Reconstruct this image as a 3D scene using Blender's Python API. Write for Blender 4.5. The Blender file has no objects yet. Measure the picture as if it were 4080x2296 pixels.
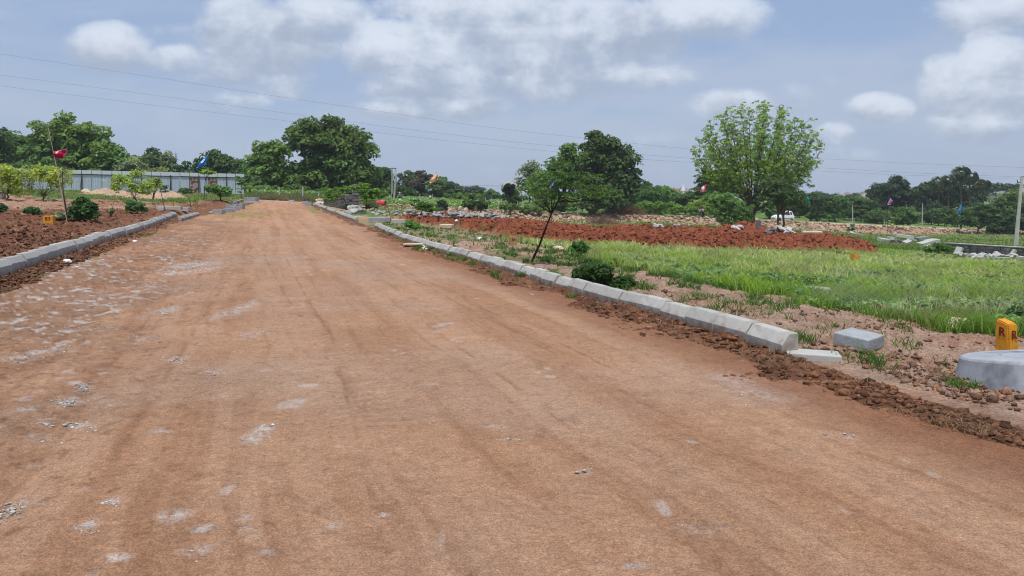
import bpy, bmesh, math, random
import numpy as np
from mathutils import Vector, Matrix
random.seed(7); rng = np.random.default_rng(7)
SC = bpy.context.scene; COL = SC.collection
F = 3024.0; CX = 2040.0; HY = 784.0; CAMH = 1.6      # photo pixel geometry of a level lens
# ------------------------------------------------------------------ tags
def tag(o, label=None, cat=None, group=None, kind=None):
    if label: o['label'] = label
    if cat: o['category'] = cat
    if group: o['group'] = group
    if kind or cat: o['kind'] = kind or 'thing'
    return o
def empty(name, loc, label, cat, group=None, rz=0.0, kind=None):
    o = bpy.data.objects.new(name, None); COL.objects.link(o)
    o.location = loc; o.rotation_euler = (0, 0, rz); o.empty_display_size = .2
    return tag(o, label, cat, group, kind)
def link(name, me, mat=None, parent=None, loc=None, smooth=False):
    o = bpy.data.objects.new(name, me); COL.objects.link(o)
    if mat is not None and len(me.materials) == 0: me.materials.append(mat)
    if parent is not None: o.parent = parent
    if loc is not None: o.location = loc
    if smooth: me.polygons.foreach_set('use_smooth', [True]*len(me.polygons))
    return o
def copy_tree(o, parent=None):
    c = o.copy(); COL.objects.link(c)
    if parent is not None: c.parent = parent
    for ch in list(o.children): copy_tree(ch, c)
    return c
# ------------------------------------------------------------------ fast meshes
def fmesh(name, V, blocks, col=None, smooth=False):
    V = np.asarray(V, np.float32); me = bpy.data.meshes.new(name)
    me.vertices.add(len(V)); me.vertices.foreach_set('co', V.ravel())
    if not isinstance(blocks, (list, tuple)): blocks = [blocks]
    blocks = [np.asarray(b, np.int32) for b in blocks if len(b)]
    nl = sum(b.size for b in blocks); npoly = sum(len(b) for b in blocks)
    me.loops.add(nl); me.loops.foreach_set('vertex_index', np.concatenate([b.ravel() for b in blocks]))
    tot = np.concatenate([np.full(len(b), b.shape[1], np.int32) for b in blocks])
    me.polygons.add(npoly); me.polygons.foreach_set('loop_start', np.concatenate([[0], np.cumsum(tot)[:-1]]).astype(np.int32))
    me.update(calc_edges=True)
    if col is not None:
        at = me.color_attributes.new('Col', 'FLOAT_COLOR', 'POINT')
        c = np.ones((len(V), 4), np.float32); c[:, :3] = col
        at.data.foreach_set('color', c.ravel())
    if smooth: me.polygons.foreach_set('use_smooth', np.ones(npoly, bool))
    return me
class MB:
    """collects simple solids for ONE mesh"""
    def __init__(s): s.v = []; s.f = []
    def add(s, V, Fs):
        n = len(s.v); s.v += [tuple(p) for p in V]; s.f += [tuple(i+n for i in f) for f in Fs]
    def box(s, c, d, M=None, taper=1.0):
        x, y, z = d[0]/2, d[1]/2, d[2]/2
        V = [Vector((sx*x*(taper if sz > 0 else 1), sy*y*(taper if sz > 0 else 1), sz*z)) for sz in (-1, 1) for sy in (-1, 1) for sx in (-1, 1)]
        if M is not None: V = [M @ p for p in V]
        V = [p+Vector(c) for p in V]
        s.add(V, [(0, 2, 3, 1), (4, 5, 7, 6), (0, 1, 5, 4), (2, 6, 7, 3), (0, 4, 6, 2), (1, 3, 7, 5)])
    def tube(s, pts, rad, n=6, cap=True):
        pts = [Vector(p) for p in pts]; R = []
        if not hasattr(rad, '__len__'): rad = [rad]*len(pts)
        up = Vector((0.31, 0.17, .93)).normalized()
        for i, p in enumerate(pts):
            t = (pts[min(i+1, len(pts)-1)]-pts[max(i-1, 0)])
            t = t.normalized() if t.length > 1e-9 else Vector((0, 0, 1))
            a = t.cross(up)
            if a.length < .05: a = t.cross(Vector((1, 0, 0)))
            a.normalize(); b = t.cross(a)
            R += [p+(a*math.cos(2*math.pi*k/n)+b*math.sin(2*math.pi*k/n))*rad[i] for k in range(n)]
        Fs = [(i*n+k, i*n+(k+1) % n, (i+1)*n+(k+1) % n, (i+1)*n+k) for i in range(len(pts)-1) for k in range(n)]
        if cap: Fs += [tuple(range(n)), tuple(((len(pts)-1)*n+k) for k in reversed(range(n)))]
        s.add(R, Fs)
    def lathe(s, prof, n=24, c=(0, 0, 0), M=None):
        V = [Vector((r*math.cos(2*math.pi*k/n), r*math.sin(2*math.pi*k/n), z)) for r, z in prof for k in range(n)]
        if M is not None: V = [M @ p for p in V]
        V = [p+Vector(c) for p in V]
        m = len(prof)
        Fs = [(i*n+k, i*n+(k+1) % n, (i+1)*n+(k+1) % n, (i+1)*n+k) for i in range(m-1) for k in range(n)]
        Fs += [tuple(reversed(range(n))), tuple((m-1)*n+k for k in range(n))]
        s.add(V, Fs)
    def mesh(s, name):
        me = bpy.data.meshes.new(name); me.from_pydata([tuple(p) for p in s.v], [], s.f); me.update(); return me
    def build(s, name, mat, parent=None, loc=None, smooth=False, bevel=0):
        me = s.mesh(name)
        if bevel:
            bm = bmesh.new(); bm.from_mesh(me)
            bmesh.ops.bevel(bm, geom=[e for e in bm.edges], offset=bevel, segments=2, profile=.6, affect='EDGES')
            bm.to_mesh(me); bm.free()
        return link(name, me, mat, parent, loc, smooth)
# ------------------------------------------------------------------ noise
def _h(ix, iy, seed):
    h = (ix.astype(np.int64)*374761393 + iy.astype(np.int64)*668265263 + seed*974634777) & 0x7fffffff
    h = ((h ^ (h >> 13))*1274126177) & 0x7fffffff
    return ((h ^ (h >> 16)) & 0xffff)/65535.0
def vn(x, y, seed=0):
    x0 = np.floor(x); y0 = np.floor(y); fx = x-x0; fy = y-y0
    fx = fx*fx*fx*(fx*(fx*6-15)+10); fy = fy*fy*fy*(fy*(fy*6-15)+10)
    a = _h(x0, y0, seed); b = _h(x0+1, y0, seed); c = _h(x0, y0+1, seed); d = _h(x0+1, y0+1, seed)
    return (a+(b-a)*fx)+((c+(d-c)*fx)-(a+(b-a)*fx))*fy
def fbm(x, y, sc, oct=4, seed=0, g=.5):
    r = 0; A = 1; T = 0
    for o in range(oct):
        r = r+A*vn(x*sc+17.3*o, y*sc-9.1*o, seed+o*13); T += A; A *= g; sc = sc*2.03
    return r/T
def billow(x, y, sc, oct=3, seed=0):
    r = 0; A = 1; T = 0
    for o in range(oct):
        r = r+A*(1-abs(2*vn(x*sc+7.7*o, y*sc+3.1*o, seed+o*7)-1)); T += A; A *= .5; sc *= 2.1
    return r/T
def sst(a, b, x):
    t = np.clip((x-a)/(b-a), 0, 1); return t*t*(3-2*t)
# ------------------------------------------------------------------ terrain
YS = [0, 10, 20, 30, 46, 62, 76, 90, 110, 130, 160, 250, 600, 4000]
TB = {
 -3000: [0, .1, .3, .65, 1.1, 1.5, 1.95, 2.45, 2.8, 3.0, 3.0, 2.5, 1, 0],
 0:     [0, 0, .25, .65, 1.05, 1.5, 1.95, 2.45, 2.8, 3.0, 3.0, 2.5, 1, 0],
 600:   [0, 0, .05, .15, .5, 1.1, 1.6, 2.1, 2.5, 2.8, 2.8, 2.4, 1, 0],
 1025:  [0, 0, 0, .05, .33, .9, 1.22, 1.55, 2.0, 2.3, 2.4, 2.2, 1, 0],
 1250:  [0, 0, 0, .05, .3, .62, .88, 1.35, 1.75, 2.0, 2.2, 2.0, 1, 0],
 1500:  [0, 0, 0, .1, .33, .55, .72, .6, .75, .95, 1.3, 1.6, 1, 0],
 2100:  [0, 0, -.05, -.3, -.6, -.8, -1.1, -1.3, -1.4, -.5, .0, .3, 0, 0],
 2800:  [0, 0, -.3, -.55, -.95, -1.35, -1.7, -2.1, -2.7, -2.3, -1.9, -1.6, -1, 0],
 3500:  [0, -.05, -.5, -1.05, -1.7, -2.4, -3.0, -3.5, -4.2, -4.8, -4.0, -3.8, -2, 0],
 4080:  [0, -.05, -.6, -1.15, -2.15, -2.9, -3.4, -4.0, -4.7, -5.25, -5.7, -5.4, -3, 0],
 8000:  [0, -.1, -.9, -1.6, -2.8, -3.7, -4.3, -5, -5.8, -6.4, -7, -6.5, -3, 0]}
PXS = sorted(TB)
DX, DY = -.3187, .9479                     # road direction; right-hand normal is (DY, -DX)
def st(X, Y): return X*.9479+Y*.3187, X*DX+Y*DY
def xy(s, t): return s*.9479+t*DX, s*.3187+t*DY
def topx(X, Y): return np.clip(CX+F*X/np.maximum(Y, 1.0), -2999, 7999)
BPX = [1400, 1500, 2000, 2650, 3100, 3400, 3900, 5000, 8000]
BYF = [92, 97, 108, 119, 121, 127, 143, 165, 190]
BZT = [.7, .45, -.45, -1.55, -2.35, -3.1, -4.75, -6.2, -8]
MF_P = [1560, 1640, 1750, 1900, 2059, 2217, 2376, 2534, 2693, 2850, 3010, 3168, 3300, 3470, 3530]
MF_Y = [44, 42, 39, 35.5, 33, 31.5, 30, 29, 29, 30.5, 32.5, 36, 38, 40, 43]
MB_Y = [46, 50, 52, 51, 50, 50, 50, 50, 50, 50, 51, 50, 49, 47, 45]
MH = [.1, .3, .5, .6, .75, .6, .5, .55, .6, .6, .85, .6, .95, .55, .1]
GP = [1700, 2000, 2150, 2300, 2420, 2600, 2850, 3080, 3400, 3700, 4080, 5000, 8000]
GY = [60, 33, 27, 22.5, 18.6, 17, 14.6, 12.3, 10.4, 9.5, 9.0, 7.5, 6]
def hbase(X, Y):
    X = np.asarray(X, float); Y = np.asarray(Y, float)
    P = topx(X, Y); Yc = np.maximum(Y, 0); z = np.zeros_like(P)
    cols = [np.interp(Yc, YS, TB[p]) for p in PXS]
    for i in range(len(PXS)-1):
        m = (P >= PXS[i]) & (P < PXS[i+1]+(i == len(PXS)-2))
        w = (P-PXS[i])/(PXS[i+1]-PXS[i]); z = np.where(m, cols[i]*(1-w)+cols[i+1]*w, z)
    return z
def hroad(X, Y):
    """the graded carriageway: long gentle ramp"""
    return hbase(X, Y)
def sledge(t): return np.interp(t, [49, 54, 60, 70], [0, 1.5, 2.6, 3.6])   # the left road edge steps inwards far off
def masks(X, Y):
    X = np.asarray(X, float); Y = np.asarray(Y, float)
    s, t = st(X, Y); P = topx(X, Y); m = {}
    wob = (fbm(X, Y, .9, 3, 5)-.5)
    wob2 = (fbm(X, Y, .12, 3, 15)-.5)
    m['s'] = s; m['t'] = t; m['P'] = P; m['sl'] = s-sledge(t)
    front = sst(.5, 2, Y)
    yf = np.interp(P, MF_P, MF_Y)+wob*1.6; yb = np.interp(P, MF_P, MB_Y)+wob2*4+wob*1.0
    inside = (P > 1560) & (P < 3530)
    m['mound'] = np.where(inside, sst(-.3, .7, Y-yf)*sst(-.3, .9, yb-Y)*sst(1560, 1640, P+wob*60)*(1-sst(3460, 3530, P+wob*60)), 0)
    m['moundt'] = np.clip((Y-yf)/np.maximum(yb-yf, 1), 0, 1)
    m['moundh'] = np.interp(P, MF_P, MH)
    byf = np.interp(P, BPX, BYF)
    m['byf'] = byf
    side = sst(1400, 1500, P)
    m['berm'] = side*sst(-3.6, 0, Y-byf)*(1-sst(9, 16, Y-byf)); m['bermt'] = np.interp(P, BPX, BZT)
    m['bermface'] = side*sst(-4.5, -3, Y-byf+wob*2)*(1-sst(-1, .5, Y-byf))
    m['bermtop'] = side*sst(-.5, .5, Y-byf)*(1-sst(4.0, 5.5, Y-byf+wob*3))
    gy = np.interp(P, GP, GY)
    right = sst(5.0, 5.3, s)
    m['grassR'] = right*sst(-.5, .5, Y-gy+wob*2.2)*sst(1700, 2150, P+wob2*300)*(1-m['mound'])
    m['verge'] = right*(1-sst(-.5, .5, Y-gy+wob*2.2))
    m['right'] = right
    m['left'] = 1-sst(-4.9, -4.65, m['sl'])
    m['roadcore'] = sst(-4.62, -4.5, s)*(1-sst(5.0, 5.1, s))*(1-sst(77, 79, Y))
    m['wob'] = wob; m['wob2'] = wob2
    return m
def hground(X, Y, detail=True, m=None):
    X = np.asarray(X, float); Y = np.asarray(Y, float)
    if m is None: m = masks(X, Y)
    s, t, P, s2 = m['s'], m['t'], m['P'], m['sl']
    z = hbase(X, Y)
    z = z*(1-m['berm'])+m['bermt']*m['berm']
    rough = fbm(X, Y, 1.3, 4, 31)-.5; cl = billow(X, Y, 3.1, 3, 44)-.6; cl2 = billow(X, Y, 9.0, 2, 48)-.6; big = fbm(X, Y, .25, 3, 77)-.5
    # red spoil heap
    pk = np.exp(-((P-2970)/60)**2)*sst(.8, .95, m['moundt'])*.35
    z = z+m['mound']*(m['moundh']*(.35+.65*m['moundt']**1.3)*(1+.5*big)+.34*(cl)+.30*cl2+.30*rough+.12*(billow(X, Y, 22.0, 2, 55)-.6)+pk)
    # right verge: low rough bank between kerb and grass
    vb = m['verge']*sst(5.2, 5.9, s)
    z = z+vb*(.05+.16*rough+.07*cl+.05*cl2+.03*(billow(X, Y, 21.0, 2, 57)-.6)+.12*big)*sst(0, 9, t+6)
    z = z+m['grassR']*(.10*rough+.05*cl)
    # left churned soil
    L = m['left']
    bandL = L*(1-sst(-11, -9, s+0*t)*0)
    z = z+L*np.where(Y < 60, (.12+.30*rough+.15*cl+.12*cl2+.30*big)*sst(.2, .9, -s2-4.65)+.20, .15*rough)
    # spoil beside both kerbs on the road side
    sr = sst(4.25, 4.95, s+m['wob']*.95)*(1-sst(5.05, 5.1, s)); sl = sst(3.65, 4.35, -s2+m['wob']*.8)*(1-sst(4.38, 4.5, -s2))
    nearR = (.35+.65*sst(5, 8.5, t))*(1-sst(20, 45, Y)*.45)
    cl3 = billow(X, Y, 19.0, 2, 53)-.6
    z = z+sr*(.022+.10*cl+.08*cl2+.06*cl3+.13*rough)*nearR + sl*(.02+.09*cl+.08*cl2+.06*cl3+.11*rough)
    # off the end of the road
    z = z+(1-sst(-5, 5, abs(s)))*0
    rc = (sst(-3.9, -3.5, s2+m['wob']*.25)*(1-sst(4.2, 4.6, s+m['wob']*.95)))*(1-sst(76, 78, Y))
    z = z-.10*rc
    z = z+m['bermface']*(.5*cl+.5*rough+.25*cl2)+m['bermtop']*.06*rough
    far = sst(150, 400, Y); z = z+(fbm(X, Y, .01, 3, 3)-.5)*2*far
    dr = np.hypot(X-5.2, Y-6.95); z = z-.16*np.exp(-(dr/1.5)**4)
    # sand heaps in front of the sheet fence
    for (hx, hy, hr, hh) in HEAPS:
        d = np.hypot(X-hx, (Y-hy)*.8)/hr; z = z+hh*np.clip(1-d+rough*.35, 0, 1)**1.1
    return z
HEAPS = []
def gz(X, Y): return float(hground(np.array([X]), np.array([Y]))[0])
def gpt(px, Y, up=0.0):
    X = (px-CX)/F*Y; return Vector((X, Y, gz(X, Y)+up))
def hit(px, row):
    """ground point seen at a pixel: nearest intersection"""
    Y = np.concatenate([np.arange(3, 20, .05), np.arange(20, 60, .2), np.arange(60, 260, .5)]); X = (px-CX)/F*Y
    r = HY-F*(hground(X, Y)-CAMH)/Y
    i = np.argmax(r <= row); return Vector((X[i], Y[i], gz(X[i], Y[i])))
def hbase2(X, Y):
    m = masks(X, Y); z = hbase(X, Y); return z*(1-m['berm'])+m['bermt']*m['berm']
def at(px, row, Y): return Vector(((px-CX)/F*Y, Y, CAMH-(row-HY)*Y/F))
for (px, Y, r, h) in ((430, 80, 2.6, .8), (500, 76, 2.2, .5), (560, 70, 2.4, .45), (610, 66, 2.0, .35), (662, 74, 2.2, .9), (395, 82, 1.6, .45)):
    HEAPS.append(((px-CX)/F*Y, Y, r, h))
# ------------------------------------------------------------------ materials
def nodes(name):
    m = bpy.data.materials.new(name); m.use_nodes = True; nt = m.node_tree
    return m, nt, nt.nodes, nt.links, nt.nodes['Principled BSDF']
def mat_attr(name, rough=.95, scales=((2.5, .35), (14, .35), (70, .3)), bump=((9, .05), (45, .018)), spec=.1, sat=1.0, speck=None):
    m, nt, N, L, B = nodes(name)
    a = N.new('ShaderNodeAttribute'); a.attribute_name = 'Col'
    g = N.new('ShaderNodeNewGeometry'); cur = a.outputs['Color']
    for sc, amt in scales:
        n = N.new('ShaderNodeTexNoise'); n.inputs['Scale'].default_value = sc; n.inputs['Detail'].default_value = 4; L.new(g.outputs['Position'], n.inputs['Vector'])
        r = N.new('ShaderNodeMapRange'); r.inputs['From Min'].default_value = .3; r.inputs['From Max'].default_value = .7
        r.inputs['To Min'].default_value = 1-amt; r.inputs['To Max'].default_value = 1+amt; L.new(n.outputs['Fac'], r.inputs['Value'])
        v = N.new('ShaderNodeVectorMath'); v.operation = 'SCALE'; L.new(cur, v.inputs[0]); L.new(r.outputs[0], v.inputs['Scale']); cur = v.outputs[0]
    if speck:
        sc, thr, c = speck
        vo = N.new('ShaderNodeTexVoronoi'); vo.inputs['Scale'].default_value = sc; L.new(g.outputs['Position'], vo.inputs['Vector'])
        n = N.new('ShaderNodeTexNoise'); n.inputs['Scale'].default_value = 1.2; n.inputs['Detail'].default_value = 5; L.new(g.outputs['Position'], n.inputs['Vector'])
        r2 = N.new('ShaderNodeMapRange'); r2.inputs['From Min'].default_value = .45; r2.inputs['From Max'].default_value = .75; r2.inputs['To Min'].default_value = .02; r2.inputs['To Max'].default_value = thr; L.new(n.outputs['Fac'], r2.inputs['Value'])
        cmp = N.new('ShaderNodeMath'); cmp.operation = 'LESS_THAN'; L.new(vo.outputs['Distance'], cmp.inputs[0]); L.new(r2.outputs[0], cmp.inputs[1])
        mx = N.new('ShaderNodeMix'); mx.data_type = 'RGBA'; L.new(cmp.outputs[0], mx.inputs['Factor']); L.new(cur, mx.inputs['A']); mx.inputs['B'].default_value = (*c, 1); cur = mx.outputs['Result']
    L.new(cur, B.inputs['Base Color']); B.inputs['Roughness'].default_value = rough; B.inputs['Specular IOR Level'].default_value = spec
    prev = None
    for sc, d in bump:
        n = N.new('ShaderNodeTexNoise'); n.inputs['Scale'].default_value = sc; n.inputs['Detail'].default_value = 6; n.inputs['Roughness'].default_value = .65; L.new(g.outputs['Position'], n.inputs['Vector'])
        b = N.new('ShaderNodeBump'); b.inputs['Strength'].default_value = 1; b.inputs['Distance'].default_value = d; L.new(n.outputs['Fac'], b.inputs['Height'])
        if prev: L.new(prev.outputs[0], b.inputs['Normal'])
        prev = b
    if prev: L.new(prev.outputs[0], B.inputs['Normal'])
    return m
def mat(name, c, rough=.7, var=.15, sc=6, spec=.3, metal=0, bump=0, stain=None, rnd=0, transl=0):
    m, nt, N, L, B = nodes(name)
    tc = N.new('ShaderNodeTexCoord'); n = N.new('ShaderNodeTexNoise'); n.inputs['Scale'].default_value = sc; n.inputs['Detail'].default_value = 6; n.inputs['Roughness'].default_value = .6
    L.new(tc.outputs['Object'], n.inputs['Vector'])
    r = N.new('ShaderNodeMapRange'); r.inputs['From Min'].default_value = .3; r.inputs['From Max'].default_value = .7; r.inputs['To Min'].default_value = 1-var; r.inputs['To Max'].default_value = 1+var; L.new(n.outputs['Fac'], r.inputs['Value'])
    sc_out = r.outputs[0]
    if rnd:
        oi = N.new('ShaderNodeObjectInfo'); q = N.new('ShaderNodeMapRange'); q.inputs['To Min'].default_value = 1-rnd; q.inputs['To Max'].default_value = 1+rnd; L.new(oi.outputs['Random'], q.inputs['Value'])
        mm = N.new('ShaderNodeMath'); mm.operation = 'MULTIPLY'; L.new(sc_out, mm.inputs[0]); L.new(q.outputs[0], mm.inputs[1]); sc_out = mm.outputs[0]
    v = N.new('ShaderNodeVectorMath'); v.operation = 'SCALE'; v.inputs[0].default_value = c; L.new(sc_out, v.inputs['Scale']); cur = v.outputs[0]
    if stain:
        c2, s2, lo, hi = stain
        n2 = N.new('ShaderNodeTexNoise'); n2.inputs['Scale'].default_value = s2; n2.inputs['Detail'].default_value = 5; L.new(tc.outputs['Object'], n2.inputs['Vector'])
        r2 = N.new('ShaderNodeMapRange'); r2.inputs['From Min'].default_value = lo; r2.inputs['From Max'].default_value = hi; L.new(n2.outputs['Fac'], r2.inputs['Value'])
        mx = N.new('ShaderNodeMix'); mx.data_type = 'RGBA'; L.new(r2.outputs[0], mx.inputs['Factor']); L.new(cur, mx.inputs['A']); mx.inputs['B'].default_value = (*c2, 1); cur = mx.outputs['Result']
    L.new(cur, B.inputs['Base Color']); B.inputs['Roughness'].default_value = rough; B.inputs['Specular IOR Level'].default_value = spec; B.inputs['Metallic'].default_value = metal
    if bump:
        b = N.new('ShaderNodeBump'); b.inputs['Strength'].default_value = 1; b.inputs['Distance'].default_value = bump
        n3 = N.new('ShaderNodeTexNoise'); n3.inputs['Scale'].default_value = sc*5; n3.inputs['Detail'].default_value = 6; L.new(tc.outputs['Object'], n3.inputs['Vector'])
        L.new(n3.outputs['Fac'], b.inputs['Height']); L.new(b.outputs[0], B.inputs['Normal'])
    return m
def mat_leaf(name, transl=.35, rough=.55, spec=.25):
    m, nt, N, L, B = nodes(name)
    a = N.new('ShaderNodeAttribute'); a.attribute_name = 'Col'
    L.new(a.outputs['Color'], B.inputs['Base Color']); B.inputs['Roughness'].default_value = rough; B.inputs['Specular IOR Level'].default_value = spec
    t = N.new('ShaderNodeBsdfTranslucent'); h = N.new('ShaderNodeHueSaturation'); h.inputs['Value'].default_value = 1.5; h.inputs['Hue'].default_value = .485
    L.new(a.outputs['Color'], h.inputs['Color']); L.new(h.outputs[0], t.inputs['Color'])
    mx = N.new('ShaderNodeMixShader'); mx.inputs[0].default_value = transl; L.new(B.outputs[0], mx.inputs[1]); L.new(t.outputs[0], mx.inputs[2])
    L.new(mx.outputs[0], N['Material Output'].inputs['Surface']); return m
M = {}
M['soil'] = mat_attr('soil', scales=((1.2, .12), (7, .2), (38, .28)), bump=((6, .09), (28, .035)))
M['road'] = mat_attr('packed_dirt', rough=.9, scales=((.8, .08), (6, .09), (26, .15), (90, .30), (230, .30)), bump=((5, .012), (24, .010), (90, .010)), speck=(46, .17, (.44, .39, .34)))
M['leaf'] = mat_leaf('leaf'); M['grass'] = mat_leaf('grass_blade', .4, .6, .15)
M['bark'] = mat('bark', (.11, .08, .06), .9, .35, 3, .1, bump=.02)
M['barkd'] = mat('dark_bark', (.035, .022, .018), .9, .4, 12, .1, bump=.01)
M['kerb'] = mat('kerb_concrete', (.38, .375, .35), .85, .10, 5, .2, bump=.004, stain=((.24, .175, .125), 3.2, .52, .78), rnd=.12)
M['conc'] = mat('pale_concrete', (.42, .42, .40), .85, .12, 6, .2, bump=.004, stain=((.38, .33, .28), 3, .55, .8), rnd=.06)
M['bluegrey'] = mat('new_blue_grey_concrete', (.31, .33, .345), .85, .18, 7, .2, bump=.008, stain=((.25, .21, .17), 4, .54, .75), rnd=.08)
M['post'] = mat('concrete_post', (.42, .41, .38), .85, .15, 3, .2, rnd=.1)
M['stone'] = mat('rubble_stone', (.31, .315, .30), .85, .3, 2.5, .2, bump=.02, stain=((.22, .22, .21), 3, .5, .7), rnd=.25)
M['dstone'] = mat('dark_masonry', (.17, .15, .145), .9, .35, 2.5, .2, bump=.02, rnd=.15)
M['yellow'] = mat('yellow_paint', (.62, .27, .02), .7, .18, 9, .25, bump=.004, stain=((.36, .20, .10), 7, .58, .75))
M['tan'] = mat('faded_tan_paint', (.34, .20, .09), .8, .2, 9, .2)
M['redpaint'] = mat('dark_red_lettering', (.16, .012, .01), .7, .1)
M['darkpaint'] = mat('dark_lettering', (.06, .03, .02), .7, .1)
M['wire'] = mat('wire', (.10, .11, .12), .6, .05)
M['black'] = mat('black_metal', (.02, .02, .022), .6, .2)

def muddy(m, zlo, zhi, c=(.20, .12, .075)):
    """mud splashed up the lower faces, ragged by noise"""
    nt = m.node_tree; N = nt.nodes; L = nt.links; B = N['Principled BSDF']; src = B.inputs['Base Color'].links[0].from_socket
    tc = N.new('ShaderNodeTexCoord'); sp = N.new('ShaderNodeSeparateXYZ'); L.new(tc.outputs['Object'], sp.inputs[0]); g = N.new('ShaderNodeNewGeometry')
    n = N.new('ShaderNodeTexNoise'); n.inputs['Scale'].default_value = 7; n.inputs['Detail'].default_value = 6; L.new(g.outputs['Position'], n.inputs['Vector'])
    a = N.new('ShaderNodeMath'); a.operation = 'MULTIPLY_ADD'; L.new(n.outputs['Fac'], a.inputs[0]); a.inputs[1].default_value = -.42; L.new(sp.outputs['Z'], a.inputs[2])
    r = N.new('ShaderNodeMapRange'); r.inputs['From Min'].default_value = zlo-.21; r.inputs['From Max'].default_value = zhi-.21; r.inputs['To Min'].default_value = .8; r.inputs['To Max'].default_value = 0; L.new(a.outputs[0], r.inputs['Value'])
    mx = N.new('ShaderNodeMix'); mx.data_type = 'RGBA'; L.new(r.outputs[0], mx.inputs['Factor']); L.new(src, mx.inputs['A']); mx.inputs['B'].default_value = (*c, 1); L.new(mx.outputs['Result'], B.inputs['Base Color'])
muddy(M['kerb'], .20, .34)
# ------------------------------------------------------------------ camera, sun, sky
cam = bpy.data.cameras.new('camera'); co = bpy.data.objects.new('camera', cam); COL.objects.link(co)
co.location = (0, 0, CAMH); co.rotation_euler = (math.radians(90), 0, 0)
cam.sensor_width = 36; cam.lens = 36*F/4080; cam.shift_y = -(1148-HY)/4080; cam.clip_end = 9000; cam.clip_start = .1
SC.camera = co
SV = Vector((-.02, -.36, 1.05)).normalized()
sun = bpy.data.lights.new('sun', 'SUN'); sun.energy = 3.3; sun.angle = math.radians(.8); sun.color = (1, .955, .88)
so = bpy.data.objects.new('sun', sun); COL.objects.link(so); so.rotation_euler = SV.to_track_quat('Z', 'Y').to_euler(); so.location = (0, 0, 60)
W = bpy.data.worlds.new('World'); SC.world = W; W.use_nodes = True
nt = W.node_tree; N = nt.nodes; L = nt.links; N.clear()
def nd(t, **k):
    n = N.new(t)
    for a, b in k.items(): setattr(n, a, b)
    return n
def mth(op, a, b=None, c=None, clamp=False):
    n = nd('ShaderNodeMath', operation=op, use_clamp=clamp)
    for i, v in enumerate((a, b, c)):
        if v is None: continue
        if isinstance(v, (int, float)): n.inputs[i].default_value = v
        else: L.new(v, n.inputs[i])
    return n.outputs[0]
def ramp(v, a, b, c=0, d=1, smooth=True):
    n = nd('ShaderNodeMapRange'); n.interpolation_type = 'SMOOTHSTEP' if smooth else 'LINEAR'
    L.new(v, n.inputs['Value']); n.inputs['From Min'].default_value = a; n.inputs['From Max'].default_value = b; n.inputs['To Min'].default_value = c; n.inputs['To Max'].default_value = d
    return n.outputs[0]
def mixc(f, a, b):
    n = nd('ShaderNodeMix', data_type='RGBA')
    if isinstance(f, (int, float)): n.inputs['Factor'].default_value = f
    else: L.new(f, n.inputs['Factor'])
    for k, v in (('A', a), ('B', b)):
        if isinstance(v, tuple): n.inputs[k].default_value = (*v, 1)
        else: L.new(v, n.inputs[k])
    return n.outputs['Result']
tc = nd('ShaderNodeTexCoord'); sep = nd('ShaderNodeSeparateXYZ'); L.new(tc.outputs['Generated'], sep.inputs[0])
dx, dy, dz = sep.outputs
sky = nd('ShaderNodeTexSky'); sky.sky_type = 'NISHITA'; sky.sun_disc = False
sky.sun_elevation = math.asin(SV.z); sky.sun_rotation = math.atan2(SV.x, SV.y); sky.air_density = 1.2; sky.dust_density = 2.5
ysafe = mth('MAXIMUM', dy, .15); u = mth('DIVIDE', dx, ysafe); w = mth('DIVIDE', dz, ysafe)
frontm = ramp(dy, .1, .3)
def noise(sc, det, rg=.55, dist=0, stretch=(1, 1, 1), off=0):
    mp = nd('ShaderNodeMapping'); L.new(tc.outputs['Generated'], mp.inputs['Vector']); mp.inputs['Scale'].default_value = stretch; mp.inputs['Location'].default_value = (off, off*.7, off*.3)
    n = nd('ShaderNodeTexNoise'); n.inputs['Scale'].default_value = sc; n.inputs['Detail'].default_value = det; n.inputs['Roughness'].default_value = rg; n.inputs['Distortion'].default_value = dist
    L.new(mp.outputs[0], n.inputs['Vector']); return n.outputs['Fac']
# (px, row, half width, half height, weight)
CL = [(430,195,150,85,1.0),(560,225,60,50,.6),(700,235,130,50,.75),(960,120,150,130,1.05),(1120,150,200,110,1.05),(1230,60,160,80,.8),(1350,70,130,70,.6),(1000,270,260,80,.7),
      (1560,200,170,100,.95),(1720,230,180,70,.9),(1850,110,220,100,.9),(2150,150,300,110,1.15),(2480,120,260,110,1.0),(2750,60,260,90,.9),(2150,300,480,90,.75),(1980,30,400,60,1.0),
      (1680,350,200,60,.9),(1850,330,120,50,.7),(1620,440,190,40,.6),(1880,420,140,50,.8),(930,400,130,45,.45),(1140,350,90,40,.6),(2010,345,50,35,.6),(2120,370,70,50,.4),
      (2930,420,160,55,.8),(3180,400,90,60,.4),(3800,330,130,100,.9),(3980,290,160,130,1.1),(3950,400,230,60,.9),(3500,430,120,50,.85),(3330,530,70,40,.45),(3900,60,190,80,.75),(4060,30,120,80,.8),
      (3900,500,170,70,.75),(3300,340,60,40,.3),(3350,640,160,60,.25),(2600,560,160,40,.2),(350,370,90,30,.25),(650,470,60,30,.15),(2450,700,500,60,.15),(700,120,300,25,.2),(150,60,300,30,.2)]
dens = None; sh = None; sk = None
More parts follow.
